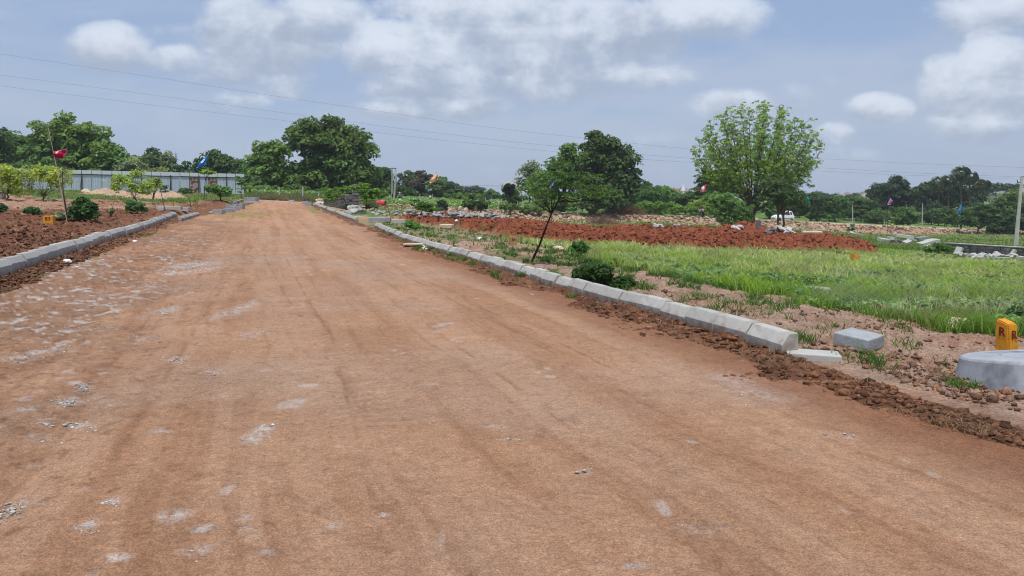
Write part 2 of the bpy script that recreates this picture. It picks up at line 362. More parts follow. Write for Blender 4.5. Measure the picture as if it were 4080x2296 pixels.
for (px, row, rx, ry, wt) in CL:
    a = mth('MULTIPLY', mth('SUBTRACT', u, (px-CX)/F), F/(rx*1.42)); b = mth('MULTIPLY', mth('SUBTRACT', w, (HY-row)/F), F/(ry*1.5))
    d2 = mth('ADD', mth('MULTIPLY', a, a), mth('MULTIPLY', b, b))
    k = mth('MULTIPLY', mth('SUBTRACT', 1, d2, clamp=True), wt)
    bs = mth('MULTIPLY', k, b)
    dens = k if dens is None else mth('MAXIMUM', dens, k)
    sh = bs if sh is None else mth('ADD', sh, bs)
    sk = k if sk is None else mth('ADD', sk, k)
n1 = noise(10, 10, .62, .2, (1, 1, 1.6)); n2 = noise(3.2, 4, .5, 0, (1, 1, 2.2), 3.1); n3 = noise(26, 6, .6, .1, (1, 1, 1.3), 7)
back = ramp(n2, .42, .72, 0, 1)
D = mth('ADD', mth('MULTIPLY', dens, frontm), mth('MULTIPLY', back, mth('SUBTRACT', 1, frontm)))
D2 = mth('ADD', D, mth('MULTIPLY', mth('SUBTRACT', n1, .5), 1.15)); D2 = mth('ADD', D2, mth('MULTIPLY', mth('SUBTRACT', n3, .5), .5))
alpha = mth('ADD', mth('MULTIPLY', ramp(D2, .14, .56), .52), mth('MULTIPLY', ramp(D2, -.12, 1.0), .48))
alpha = mth('MULTIPLY', alpha, ramp(D, 0, .22))
shn = mth('DIVIDE', sh, mth('ADD', sk, .12)); lit = mth('ADD', mth('MULTIPLY', shn, 1.05), mth('MULTIPLY', mth('SUBTRACT', n1, .5), 2.2)); lit = mth('ADD', lit, mth('MULTIPLY', mth('SUBTRACT', n3, .5), 1.3))
lit = ramp(mth('ADD', lit, .16), -.45, .75)
ccol = mixc(lit, (3.5, 4.1, 5.2), (6.7, 7.25, 8.1))
veil = mixc(ramp(dz, 0, .30, smooth=False), (4.0, 4.95, 6.6), (2.4, 3.5, 5.9))
veil = mixc(mth('MULTIPLY', ramp(noise(2.2, 6, .6, .4, (1, 1, 5), 5), .4, .75), .4), veil, (4.3, 4.9, 6.2))
skyc = mixc(.82, sky.outputs[0], veil)
skyc = mixc(mth('MULTIPLY', ramp(noise(4.2, 7, .6, .6, (1, 1, 3.2), 11), .42, .68), .42), skyc, (4.5, 5.1, 6.2))
allc = mixc(mth('MULTIPLY', alpha, .9), skyc, ccol)
bg = nd('ShaderNodeBackground'); L.new(allc, bg.inputs['Color']); bg.inputs['Strength'].default_value = .1
out = nd('ShaderNodeOutputWorld'); L.new(bg.outputs[0], out.inputs['Surface'])
SC.view_settings.view_transform = 'Standard'; SC.view_settings.look = 'None'; SC.view_settings.exposure = .2; SC.view_settings.gamma = 1
SC.render.engine = 'CYCLES'; SC.cycles.max_bounces = 4; SC.cycles.diffuse_bounces = 2; SC.cycles.transparent_max_bounces = 4; SC.cycles.use_denoising = True; SC.cycles.pixel_filter_type = 'BLACKMAN_HARRIS'; SC.cycles.filter_width = 1.05
SC.render.resolution_x = 1024; SC.render.resolution_y = 576
# ------------------------------------------------------------------ ground and road sheets
def polar(rmin, rmax, th_f, nf, th_back=24, fac=.012, fac2=.03, r2=180):
    r = [rmin]
    while r[-1] < rmax:
        c = r[-1]; r.append(c+min(c*c/1210, (fac if c < r2 else fac2)*c, .16 if 26 < c < 56 else 9e9))
    r = np.array(r); th = np.concatenate([np.linspace(-math.pi, -th_f, th_back, endpoint=False), np.linspace(-th_f, th_f, nf), np.linspace(th_f, math.pi, th_back)[1:-1]])
    R, T = np.meshgrid(r, th, indexing='ij'); return R*np.sin(T), R*np.cos(T), len(r), len(th)
def gridfaces(nr, nc, wrap=True):
    i = np.arange(nr-1)[:, None]; j = np.arange(nc if wrap else nc-1)[None, :]; j2 = (j+1) % nc
    return np.stack([(i*nc+j), (i*nc+j2), ((i+1)*nc+j2), ((i+1)*nc+j)], -1).reshape(-1, 4)[:, ::-1]
def mixv(c, w, c2):
    return c*(1-w[:, None])+np.asarray(c2)*w[:, None] if not isinstance(c2, np.ndarray) or c2.ndim == 1 else c*(1-w[:, None])+c2*w[:, None]
X, Y, nr, nc = polar(2.0, 2400, math.radians(43), 920)
sh_ = X.shape; x = X.ravel(); y = Y.ravel(); m = masks(x, y); z = hground(x, y, m=m)
s, t, P, s2 = m['s'], m['t'], m['P'], m['sl']; wob, wob2 = m['wob'], m['wob2']
nA = fbm(x, y, .5, 4, 101); nB = fbm(x, y, 3.3, 4, 121); nC = fbm(x, y, .08, 3, 141)
pink = np.array((.40, .265, .185)); brown = np.array((.235, .115, .066)); dark = np.array((.15, .066, .038)); red = np.array((.235, .072, .038)); green = np.array((.10, .155, .035)); pale = np.array((.24, .27, .10)); tan = np.array((.46, .33, .24))
c = np.tile(green, (len(x), 1))
c = mixv(c, sst(.4, .7, nA)*.6, pale)
# beyond the green: dry yellowish far plain
c = mixv(c, sst(60, 200, y)*.4, np.array((.12, .17, .05)))
# left side
L1 = m['left']
rowp = HY+F*(CAMH-hbase(x, y))/np.maximum(y, 3)
churn = L1*(1-sst(-8.5, -7.2, s*0+(-1)*0-(-s)*-1 if False else -(-s)))
bandw = np.interp(t, [-10, 10, 22, 34, 44, 60], [7.5, 7.5, 8, 6.5, 3.5, 2])
band = L1*(1-sst(-.6, .6, (-s2-4.6)-bandw+wob*2.5))
yg = np.interp(P, [-3000, 0, 300, 520, 700, 850, 980, 1100], [56, 56, 57, 55, 56, 60, 66, 72])
leftdirt = L1*(1-sst(-1, 1, y-yg+wob*5))
c = mixv(c, leftdirt, np.array((.37, .235, .16)))
c = mixv(c, leftdirt*sst(.45, .62, nA)*.65, brown)
c = mixv(c, leftdirt*sst(1, 0, np.abs(y-yg+3+wob*4)/1.6)*.8, dark*1.3)
c = mixv(c, band*leftdirt*sst(.28, .5, nB+.1), dark*1.15)
c = mixv(c, band*leftdirt*sst(.55, .7, nB)*.5, brown)
lg = L1*sst(-1, 1, y-yg+wob*5)
c = mixv(c, lg, np.array((.15, .20, .06)))
c = mixv(c, lg*sst(.5, .7, nB)*.5, pale*.8)
for (hx, hy, hr, hh) in HEAPS:
    d = np.hypot(x-hx, (y-hy)*.8)/hr; c = mixv(c, sst(1.15, .7, d+wob*.8), np.array((.46, .31, .22)))
c = mixv(c, sst(4.6, 4.8, s)*(1-sst(5.4, 5.6, s))*(1-sst(74, 76, y)), np.array((.30, .18, .12))); c = mixv(c, sst(4.2, 4.4, -s2)*(1-sst(5.0, 5.3, -s2))*(1-sst(70, 74, y)), brown)
# right verge
c = mixv(c, m['verge'], np.array((.40, .27, .20)))
c = mixv(c, m['verge']*sst(.48, .68, nB)*.45, brown*1.25)
c = mixv(c, m['verge']*sst(.5, .66, nA)*sst(10, 17, y)*.75, np.array((.12, .15, .05)))
c = mixv(c, m['verge']*sst(28, 34, y)*(1-sst(1900, 2050, P))*.5, np.array((.13, .17, .06)))
gc = np.array((.115, .20, .03)); 
c = mixv(c, m['grassR'], gc); 
c = mixv(c, m['grassR']*sst(17, 30, y+wob*8)*.6, pale)
# ground between spoil heap and the bank
mid = m['right']*sst(52, 56, y)*(1-sst(-5, -3, y-m['byf']))
c = mixv(c, mid, np.array((.17, .22, .07)))
c = mixv(c, mid*sst(1500, 1650, P)*(1-sst(2350, 2650, P+wob2*200)), np.array((.42, .30, .21)))
c = mixv(c, m['right']*sst(38, 46, y)*(1-sst(1560, 1700, P))*(1-sst(88, 92, y)), np.array((.40, .27, .18)))
c = mixv(c, m['right']*sst(38, 46, y)*(1-sst(1560, 1700, P))*(1-sst(88, 92, y))*sst(.45, .6, nA), np.array((.13, .19, .06)))
c = mixv(c, m['bermface'], np.array((.44, .30, .22))); c = mixv(c, m['bermface']*sst(.45, .62, nB)*.55, np.array((.27, .20, .12)))
c = mixv(c, m['bermface']*sst(3300, 3500, P)*.5, np.array((.30, .17, .11)))
c = mixv(c, m['bermtop'], np.array((.45, .36, .27)))
c = mixv(c, m['mound'], red); c = mixv(c, m['mound']*sst(.5, .66, nB)*.5, np.array((.33, .13, .06))); c = mixv(c, m['mound']*sst(.40, .25, nB)*.5, red*.6)
# spoil next to kerbs
sr = sst(4.0, 4.6, s+wob*.95)*(1-sst(5.02, 5.1, s))*sst(-1, 0, 76-y); sl = sst(3.4, 4.1, -s2+wob*.8)*(1-sst(4.45, 4.5, -s2))
spc = mixv(np.tile(dark, (len(x), 1)), sst(.4, .65, nB), brown*.95)
c = c*(1-sr[:, None])+spc*sr[:, None]; c = c*(1-sl[:, None])+spc*sl[:, None]
trk = (1-m['right'])*(1-m['left'])*sst(70, 78, y)
c = mixv(c, trk*(1-sst(79, 83, y)), np.array((.50, .38, .27))); c = mixv(c, trk*sst(79, 82, y), np.array((.13, .17, .05)))
fieldg = sst(4, 8, y-m['byf']); c = mixv(c, fieldg*m['right']*sst(1400, 1500, P), np.array((.12, .2, .05)))
c *= (1+.25*(fbm(x, y, 6, 3, 222)-.5))[:, None]
ground = link('ground', fmesh('ground', np.stack([x, y, z], 1), gridfaces(nr, nc), c, True), M['soil']); tag(ground, kind='structure')
# ---- the dirt road
X, Y, nr, nc = polar(1.6, 84, math.radians(48), 980, 20)
x = X.ravel(); y = Y.ravel(); s, t = st(x, y); z = hbase(x, y)
wr = fbm(s, t, .35, 3, 401)-.5
sw = s+wr*.3
rut = np.zeros_like(s)
for (c0, wd, dp) in ((-3.1, .22, .03), (-2.2, .2, .02), (-1.3, .25, .02), (.3, .2, .012), (1.9, .18, .012), (3.0, .25, .015), (4.0, .2, .012)):
    rut += dp*np.exp(-((sw-c0)/wd)**2)
fine = fbm(x, y, 5, 4, 411)-.5; finer = billow(x, y, 16, 3, 421)-.6
leftness = sst(1.0, -3.0, s)
z = z-rut+.05*(fbm(x, y, .6, 3, 431)-.5)+fine*(.02+.03*leftness)+finer*(.008+.012*leftness)
# faint tyre tread bars
tread = np.exp(-((sw-(-2.75))/.22)**2)*(np.sin(t*2*math.pi/.16+sw*6) > .2)*sst(5, 8, t)*(1-sst(22, 30, t)) + .8*np.exp(-((sw-(1.2-.05*t))/.24)**2)*(np.sin(t*2*math.pi/.15) > .1)*sst(4, 6, t)*(1-sst(13, 18, t))
z = z-.006*tread
tl = np.zeros_like(s)
for (a0, k0, fr, am, t0_, t1_, wd) in ((.9, -.020, .10, .25, 5, 30, .045), (1.25, -.020, .10, .25, 6, 24, .03), (2.5, .012, .07, .3, 3, 26, .04), (2.1, -.03, .12, .2, 3, 14, .035), (-.6, .015, .08, .3, 4, 34, .05), (3.4, -.01, .06, .2, 4, 20, .035), (-2.4, .03, .09, .2, 7, 40, .06), (.2, .04, .05, .3, 3, 12, .03), (-3.3, .0, .05, .2, 9, 40, .08)):
    wd = wd*.6; cc_ = a0+k0*t+am*np.sin(t*fr+a0*3); tl += np.exp(-((s-cc_)/wd)**2)*sst(t0_, t0_+2, t)*(1-sst(t1_-4, t1_, t))*sst(.40, .60, fbm(s*5, t*1.6, 1, 3, 491))
tl = np.clip(tl, 0, 1); z = z-.008*tl
alongn = fbm(sw*2.6, t*.09, 1, 3, 441)*.7+fbm(sw*5, t*.4, 1, 4, 442)*.3; alongf = fbm(sw*11, t*.35, 1, 4, 446); blot = fbm(x, y, .45, 4, 451); sp = fbm(x, y, 2.6, 5, 461); spf = fbm(x, y, 11, 4, 471, .6)
c = np.tile(np.array((.44, .262, .165)), (len(x), 1))
c = mixv(c, sst(24, 50, y)*.8, np.array((.52, .29, .17)))
c = mixv(c, sst(.45, .68, alongn)*.5, np.array((.34, .175, .098)))
c = mixv(c, sst(.52, .75, alongf)*.4, np.array((.28, .14, .078)))
c = mixv(c, sst(.5, .3, alongn)*.35, np.array((.46, .30, .205)))
c = mixv(c, leftness*sst(.34, .6, blot+.25*(sp-.5))*.72, np.array((.25, .135, .078)))
c = mixv(c, sst(.52, .72, blot)*.3, np.array((.43, .32, .25)))
c = mixv(c, sst(.60, .78, spf)*(.25+.5*leftness), np.array((.19, .09, .05)))
c = mixv(c, tread*.3, np.array((.25, .13, .07))); c = mixv(c, tl*.5, np.array((.24, .12, .065)))
c = mixv(c, sst(3.6, 4.4, s+wr*.5)*(1-sst(24, 34, y)*.6)*.75, np.array((.25, .11, .058)))
c = mixv(c, sst(3.0, 4.0, -s+wr*.6)*.45, np.array((.27, .13, .07)))
c *= np.array((.83, .82, .80))
lime = np.array((.46, .43, .405)); sq = fbm(x, y, 24, 3, 481, .7)
# lime and stone-dust patches, worn flat into the surface
LP = ((330,1540,26,14,1),(265,1600,60,16,.9),(110,1640,60,12,.55),(170,1690,40,12,.5),(150,1745,60,30,.5),(320,1695,50,14,.85),(640,1725,50,10,.6),(1050,1710,40,18,.9),(1015,1745,60,26,.7),(690,2060,70,30,.6),(970,2070,40,18,.8),
        (985,2115,40,16,.7),(810,2110,50,20,.6),(470,2225,60,22,.8),(790,2195,70,26,.5),(370,2085,40,20,.5),(450,1990,40,20,.5),(40,2030,40,30,.5),(330,2100,50,20,.5),(760,1060,90,22,.75),(700,1090,60,12,.6),(820,1075,60,14,.5),(370,1010,50,8,.9),(340,1060,50,8,.8),(250,1080,50,8,.5),
        (650,1240,60,26,.45),(920,1250,60,30,.5),(980,1220,50,20,.4),(1000,1330,60,20,.35),(700,1430,50,18,.4),(560,1350,50,14,.4),(850,1480,60,20,.35),(1970,1700,40,8,.8),(2020,1748,50,6,.8),(2750,1760,40,8,.5),(2330,1870,30,18,.4),(2800,2100,120,30,.35),(2500,2260,120,16,.5),(3000,1560,160,40,.3),(3350,1720,90,20,.4),(2900,1500,110,30,.3),(1530,2050,30,10,.5),(300,1310,60,12,.5),(200,1390,70,14,.5),(80,1420,80,20,.5))
for (px, row, rx, ry, k) in LP:
    Yp = CAMH*F/(row-HY); Xp = (px-CX)/F*Yp; rX = rx/F*Yp; rY = ry*Yp*Yp/(CAMH*F)
    d = np.hypot((x-Xp)/rX, (y-Yp)/rY); near = d < 2.6
    if near.any():
        wgt = np.zeros_like(x); wgt[near] = sst(1.5, .1, d[near]+.9*(sq[near]-.5)+.8*(spf[near]-.5))*sst(.42, .56, .22*sp[near]+.33*spf[near]+.45*sq[near])*min(1, k*1.15)
        c = mixv(c, wgt, lime)
spots = vn(x*3.4, y*2.0, 901)*vn(x*9, y*7, 903)
lx = sst(-.6, -2.6, s)*sst(2.5, 5, y)*(1-sst(24, 34, y)); sp3 = fbm(x, y*1.0, 7.5, 3, 485, .6)
c = mixv(c, lx*sst(.60, .74, sp3)*sst(.40, .58, blot+.3*(sp-.5))*.8, lime); c = mixv(c, lx*sst(.55, .75, fbm(x, y, 14, 3, 489, .6))*.55, np.array((.14, .065, .035)))
c = mixv(c, sst(.60, .80, spots)*leftness*.6, lime)
c = mixv(c, sst(.70, .85, spots)*(1-leftness)*.45, lime)
grs = np.exp(-((x-(-17.0))/1.6)**2-((y-49)/4)**2)+np.exp(-((s-4.1)/.5)**2)*sst(50, 54, y)*(1-sst(62, 66, y))
c = mixv(c, np.clip(grs, 0, 1)*sst(.42, .55, sp), np.array((.19, .19, .05)))
fa = gridfaces(nr, nc); sc_ = s[fa].mean(1); yc_ = y[fa].max(1); keep = (sc_ > -4.38) & (sc_ < 4.98) & (yc_ < 78.5) & (y[fa].min(1) > -30)
fa = fa[keep]; used = np.unique(fa); remap = np.full(len(x), -1, np.int64); remap[used] = np.arange(len(used))
road = link('dirt_road', fmesh('dirt_road', np.stack([x, y, z], 1)[used], remap[fa], c[used], True), M['road']); tag(road, kind='structure')
print('GROUND', len(ground.data.vertices), 'ROAD', len(road.data.vertices))
W.cycles.sampling_method = 'MANUAL'; W.cycles.sample_map_resolution = 256
# ------------------------------------------------------------------ kerb stones
def kerb_mesh(name, Ln, wd=.2, h=.42, ch=.075, seed=0):
    """chamfered kerb stone: local x along, +y is the road side, z=0 its buried foot"""
    r = random.Random(seed); bm = bmesh.new(); k = 7
    prof = [(-wd/2, 0), (wd/2, 0), (wd/2, h-.11), (wd/2-ch, h-.012), (wd/2-ch-.012, h), (-wd/2+.012, h), (-wd/2, h-.012)]
    rings = []
    for i, xx in enumerate((-Ln/2, -Ln/2+.012, 0, Ln/2-.012, Ln/2)):
        e = .008 if i in (0, 4) else 0
        rings.append([bm.verts.new((xx, y*(1-e*4)+r.uniform(-.003, .003), max(0, z-e)+(r.uniform(-.003, .003) if z else 0))) for y, z in prof])
    for a, b in zip(rings[:-1], rings[1:]):
        for i in range(k): bm.faces.new((a[i], b[i], b[(i+1) % k], a[(i+1) % k]))
    bm.faces.new(rings[0][::-1]); bm.faces.new(rings[-1]); bm.normal_update()
    bmesh.ops.recalc_face_normals(bm, faces=bm.faces)
    me = bpy.data.meshes.new(name); bm.to_mesh(me); bm.free(); me.materials.append(M['kerb']); return me
def kerb_row(s_mid, road_side, t0, t1, Ln, above, h, label, group, first=None, last=None, gaps=()):
    ms = [kerb_mesh('kerb_stone', Ln-.014, h=h, seed=i) for i in range(4)]; t = t0; i = 0; made = []
    ang = math.atan2(DY, DX)
    while t < t1:
        if not any(a < t < b for a, b in gaps):
            jog = random.gauss(0, .018); X, Y = xy(s_mid+jog+.12*vn(np.array([t*.3]), np.array([s_mid]), 5)[0]-.06, t+Ln/2)
            o = bpy.data.objects.new('kerb_stone', ms[i % 4]); COL.objects.link(o)
            zb = float(hbase(np.array([X]), np.array([Y]))[0])
            o.location = (X, Y, zb+above-h+random.gauss(0, .011))
            o.rotation_euler = (random.gauss(0, .015), -math.atan2(float(hbase(*[np.array([v]) for v in xy(s_mid, t+1)])[0]-hbase(*[np.array([v]) for v in xy(s_mid, t)])[0]), 1)+random.gauss(0, .006), ang+(0 if road_side > 0 else math.pi)+random.gauss(0, .012))
            tag(o, label, 'kerb stone', group); made.append(o)
        t += Ln; i += 1
    if first: made[0]['label'] = first
    if last: made[-1]['label'] = last
    return made
s0, t_first = st(5.48-.336*7.68, 7.68)
kerb_row(5.13, 1, t_first, 34.6, .62, .235, .42, 'grey chamfered kerb stone in the long near row along the right of the dirt road', 'kerb stones of the near right row', first='broken-ended kerb stone closest to the camera, ending the right kerb beside the flat slab', last='farthest kerb stone of the near right row, by the two loose pale kerb stones')
kerb_row(5.13, 1, 41.5, 72, .75, .24, .42, 'pale kerb stone in the distant right row running to the junction', 'kerb stones of the far right row', gaps=((52.6, 53.2), (62.5, 63)))
kerb_row(-4.55, -1, 9.2, 47.6, .95, .31, .5, 'grey chamfered kerb stone in the long left row beside the dark churned soil', 'kerb stones of the left row', first='kerb stone at the left edge of the photo, start of the left row', last='last kerb stone of the long left row, just before the gap')
def kerb_line(pa, pb, n, above, h, label, group):
    A_ = hit(*pa); B_ = hit(*pb); d = (B_-A_)/n; ln = d.length; ang = math.atan2(d.y, d.x); ms = [kerb_mesh('kerb_stone', ln-.02, h=h, seed=i+9) for i in range(2)]
    for i in range(n):
        q = A_+d*(i+.5); o = bpy.data.objects.new('kerb_stone', ms[i % 2]); COL.objects.link(o); o.location = (q.x, q.y, q.z+above-h); o.rotation_euler = (0, -math.atan2(d.z, math.hypot(d.x, d.y)), ang+math.pi+random.gauss(0, .015)); tag(o, label, 'kerb stone', group)
kerb_line((716, 884), (788, 862), 5, .27, .45, 'pale sunlit kerb stone in the short left row beyond the gap', 'kerb stones of the short left row')
kerb_line((925, 818), (966, 803), 3, .28, .45, 'worn kerb stone in the short row rising behind the stacked blocks', 'kerb stones behind the stacked blocks')
# ------------------------------------------------------------------ loose blocks
def block(name, label, cat, p, dims, mat_, rot=(0, 0, 0), group=None, bevel=.012, chamfer=False):
    if chamfer:
        me = kerb_mesh(name, dims[0], dims[1], dims[2]); me.materials.clear(); me.materials.append(mat_)
        o = bpy.data.objects.new(name, me); COL.objects.link(o)
    else:
        b = MB(); b.box((0, 0, dims[2]/2), dims, taper=.97); o = b.build(name, mat_, bevel=bevel)
    o.location = p; o.rotation_euler = rot; return tag(o, label, cat, group)
def bl(px, row, dims, mat_, label, rz=0, rx=0, ry=0, up=-.02, **k):
    p = hit(px, row); p.z += up; return block('concrete_block', label, 'concrete block', p, dims, mat_, (rx, ry, rz), **k)
BG = M['bluegrey']; KC = M['conc']
bl(873, 857, (.72, .42, .36), BG, 'nearest blue-grey kerb block lying at the front of the left stack', rz=-.25, chamfer=True)
bl(842, 851, (.25, .3, .12), KC, 'small white broken concrete piece left of the front stacked block', rz=.2)
bl(912, 852, (.62, .5, .36), BG, 'blue-grey kerb block second from the front of the left stack', rz=.9, chamfer=True)
bl(898, 851, (.3, .2, .08), KC, 'thin pale concrete chip between the front two stacked blocks', rz=.3)
bl(935, 843, (.6, .5, .38), BG, 'blue-grey kerb block in the middle of the left stack', rz=.8)
bl(925, 838, (.8, .4, .4), BG, 'long blue-grey kerb block behind the middle of the left stack', rz=-.1)
bl(953, 834, (.7, .5, .42), BG, 'rearmost upright blue-grey kerb block of the left stack beside the road', rz=-.05)
bl(940, 845, (.35, .25, .1), KC, 'pale flat fragment at the foot of the middle stacked block', rz=.4)
bl(1002, 806, (1.1, .8, .42), BG, 'blue-grey block pile at the far left corner where the road ends', rz=-.1)
bl(1005, 808, (1.3, .5, .1), KC, 'white slab under the block at the far left road corner', rz=-.05)
bl(1163, 809, (.55, .4, .3), KC, 'single pale block standing alone across the end of the road', rz=.05)
bl(1216, 819, (.55, .5, .4), BG, 'left block of the pair at the far right corner of the road', rz=.1)
bl(1230, 822, (.62, .4, .4), BG, 'right block of the pair at the far right corner of the road', rz=0)
bl(1514, 883, (1.15, .3, .22), BG, 'long blue-grey kerb stone lying loose behind the end of the near right kerb', rz=-.12, chamfer=True)
bl(1575, 888, (1.15, .32, .2), KC, 'long cream-white kerb stone lying loose beside the blue-grey one', rz=-.14, chamfer=True)
bl(676, 838, (1.5, .35, .2), KC, 'long white kerb stone lying in the soil by the thin leaning stem', rz=-.05, chamfer=True)
bl(722, 842, (1.1, .35, .24), KC, 'white kerb stone lying on the right of its pair on the left verge', rz=-.1, chamfer=True)
bl(642, 840, (.3, .3, .18), KC, 'small white lump left of the long white kerb stone', rz=.3)
p = hit(3420, 1372); block('concrete_block', 'thick pale square block tilted on the verge between kerb end and marker post', 'concrete block', p+Vector((0, 0, -.03)), (.40, .37, .13), BG, (.10, -.03, .72), bevel=.012)
p = hit(3238, 1432); block('concrete_slab', 'thin flat pale slab sunk in the soil at the near kerb end', 'concrete slab', p+Vector((0, 0, -.005)), (.52, .26, .07), KC, (.03, .02, -.25), bevel=.008)
p = hit(3250, 1180); block('concrete_slab', 'tan flat stone slab half hidden in the bright grass', 'stone slab', p+Vector((0, 0, .05)), (.5, .25, .1), M['stone'], (.08, .05, -.2))
p = hit(10, 797); b = MB(); b.box((0, 0, .2), (.38, .38, .4)); b.box((0, 0, .42), (.46, .46, .06)); o = b.build('stone_pillar', M['dstone']); o.location = gpt(5, 50); tag(o, 'dark square stone pillar at the left edge of the photo', 'pillar')
# small pale boulders
def rock_mesh(r, seed, sq=.7):
    bm = bmesh.new(); bmesh.ops.create_icosphere(bm, subdivisions=2, radius=r); q = random.Random(seed)
    off = Vector((q.random()*9, q.random()*9, q.random()*9))
    from mathutils import noise
    for v in bm.verts:
        k = 1+.55*noise.noise(v.co/r*1.1+off)+.2*noise.noise(v.co/r*3+off); v.co *= k; v.co.z *= sq
        for a in range(3): v.co[a] = round(v.co[a]/(r*.33))*(r*.33)*.5+v.co[a]*.5
    me = bpy.data.meshes.new('rock'); bm.to_mesh(me); bm.free(); return me
def rock(px, row, r, label, m_='stone', cat='rock', sq=.7, seed=None, name='rock'):
    p = hit(px, row); o = link(name, rock_mesh(r, seed if seed is not None else int(px)), M[m_]); o.location = p+Vector((0, 0, r*.25)); o.rotation_euler.z = px; return tag(o, label, cat)
M['creamrock'] = mat('cream_rock', (.55, .45, .32), .9, .2, 6, .1, bump=.01)
M['white'] = mat('white_litter', (.75, .76, .76), .6, .06, 4, .3)
rock(2222, 1000, .17, 'cream rounded rock on the grass right of the leaning sapling', 'creamrock')
rock(3815, 1318, .17, 'tan half-buried rock at the grass edge left of the yellow marker', 'creamrock')
rock(342, 770, .45, 'pale boulder in the grass before the metal sheet fence', 'creamrock')
rock(1690, 1002, .12, 'pale stone on the verge soil near the kerb bend', 'creamrock')
for i, (px, row, r, lb) in enumerate(((268,1052,.09,'white crumpled scrap on the soil beside the left kerb'),(305,1075,.08,'small white stone between the left kerb and the lime patch'),(435,1030,.05,'tiny white scrap on the road near the left kerb'),(762,928,.10,'white scrap on the road by the left roadside soil'),
      (537,966,.07,'white scrap lying against the left kerb soil'),(1692,990,.09,'white scrap at the soil edge beside the right kerb'),(1858,1030,.10,'white paper scrap on the soil strip along the right kerb'),(1910,954,.10,'white litter in the grass behind the right kerb'),
      (1820,893,.10,'white scrap on the red spoil heap front'),(1660,910,.10,'white scrap by the small green bush on the right verge'),(2575,1000,.06,'small pale pebble by the weed clump'))):
    o = rock(px, row, r, lb, 'white', 'litter', .45, i+50, 'litter_scrap')
p = hit(1658, 981); block('flat_stone', 'flat cream stone flake on the road beside the right kerb soil', 'flat stone', p, (.8, .3, .05), M['creamrock'], (0, 0, -.15))
p = hit(1780, 912); block('flat_stone', 'tan flat stone on the soil below the red heap', 'flat stone', p, (.7, .35, .18), M['creamrock'], (.1, 0, -.35))
p = hit(3235, 962); block('flat_stone', 'long cream slab lying on the red heap right of the two-stemmed tree', 'flat stone', p+Vector((0, 0, .35)), (1.0, .35, .1), M['creamrock'], (.1, 0, -.1))
# ------------------------------------------------------------------ marker stones with lettering
def letter(txt, size, mat_, parent, M4, name='lettering'):
    cu = bpy.data.curves.new('t', 'FONT'); cu.body = txt; cu.size = size; cu.extrude = .0015; cu.align_x = 'CENTER'; cu.align_y = 'CENTER'; cu.offset = size*.018
    o = bpy.data.objects.new('t', cu); COL.objects.link(o)
    me = bpy.data.meshes.new_from_object(o.evaluated_get(bpy.context.evaluated_depsgraph_get())); bpy.data.objects.remove(o)
    me.materials.clear(); q = link(name, me, mat_, parent); q.matrix_local = M4; return q
def marker(px, row, w, h, rz, label, left=None, right=None, lmat='redpaint', lsize=.14, pos=None, dep=None, chip=False, sink=.1, mk='yellow'):
    p = pos or hit(px, row); dep = dep or w
    e = empty('marker_stone', p, label, 'marker stone', rz=rz)
    bm = bmesh.new(); bmesh.ops.create_cube(bm, size=1)
    for v in bm.verts:
        v.co.x *= w; v.co.y *= dep; v.co.z = (v.co.z+.5)*(h+sink)-sink
        if v.co.z > 0: v.co.x *= .93; v.co.y *= .93
    bmesh.ops.bevel(bm, geom=bm.edges[:], offset=w*.08, segments=2, affect='EDGES')
    if chip:
        for v in bm.verts:
            if v.co.z > h*.6 and v.co.x > w*.2: v.co.z -= .035; v.co.x -= .012
            v.co.x += random.uniform(-.003, .003)
    me = bpy.data.meshes.new('body'); bm.to_mesh(me); bm.free(); link('body', me, M[mk], e)
    if left: letter(left, lsize, M[lmat], e, Matrix.Translation((0.0, -dep/2*.965-.002, h*.62)) @ Matrix.Rotation(math.radians(90-1.5), 4, 'X'))
    if right: letter(right, lsize, M[lmat], e, Matrix.Translation((w/2*.965+.002, 0, h*.55)) @ Matrix.Rotation(math.radians(90), 4, 'Z') @ Matrix.Rotation(math.radians(90-1.5), 4, 'X'))
    return e
p = hit(4012, 1404); p.z -= .01
marker(0, 0, .175, .35, -1.25, 'yellow marker stone with dark red letter R behind the concrete ring', 'R', 'R', lsize=.13, pos=p, dep=.15, chip=True)
marker(196, 893, .32, .26, .25, 'yellow marker stone painted 83 in the churned soil on the left', '83', None, lsize=.17)
p = hit(2045, 975)
marker(0, 0, .27, .28, .1, 'faded yellow marker stone painted 84 at the foot of the red heap', '84', None, 'darkpaint', lsize=.14, pos=p, mk='tan')
marker(3405, 1064, .2, .42, .3, 'small yellow marker stone standing in the bright grass field', None, None)
marker(1656, 884, .16, .15, .1, 'tan marker stone at the foot of the leaning stem behind the near kerb', None, None, mk='tan')
marker(1561, 868, .22, .2, .1, 'brownish marker stone in front of the grey rubble', None, None, mk='tan')
marker(685, 822, .22, .14, .1, 'small orange marker stone behind the long white kerb stone', None, None)
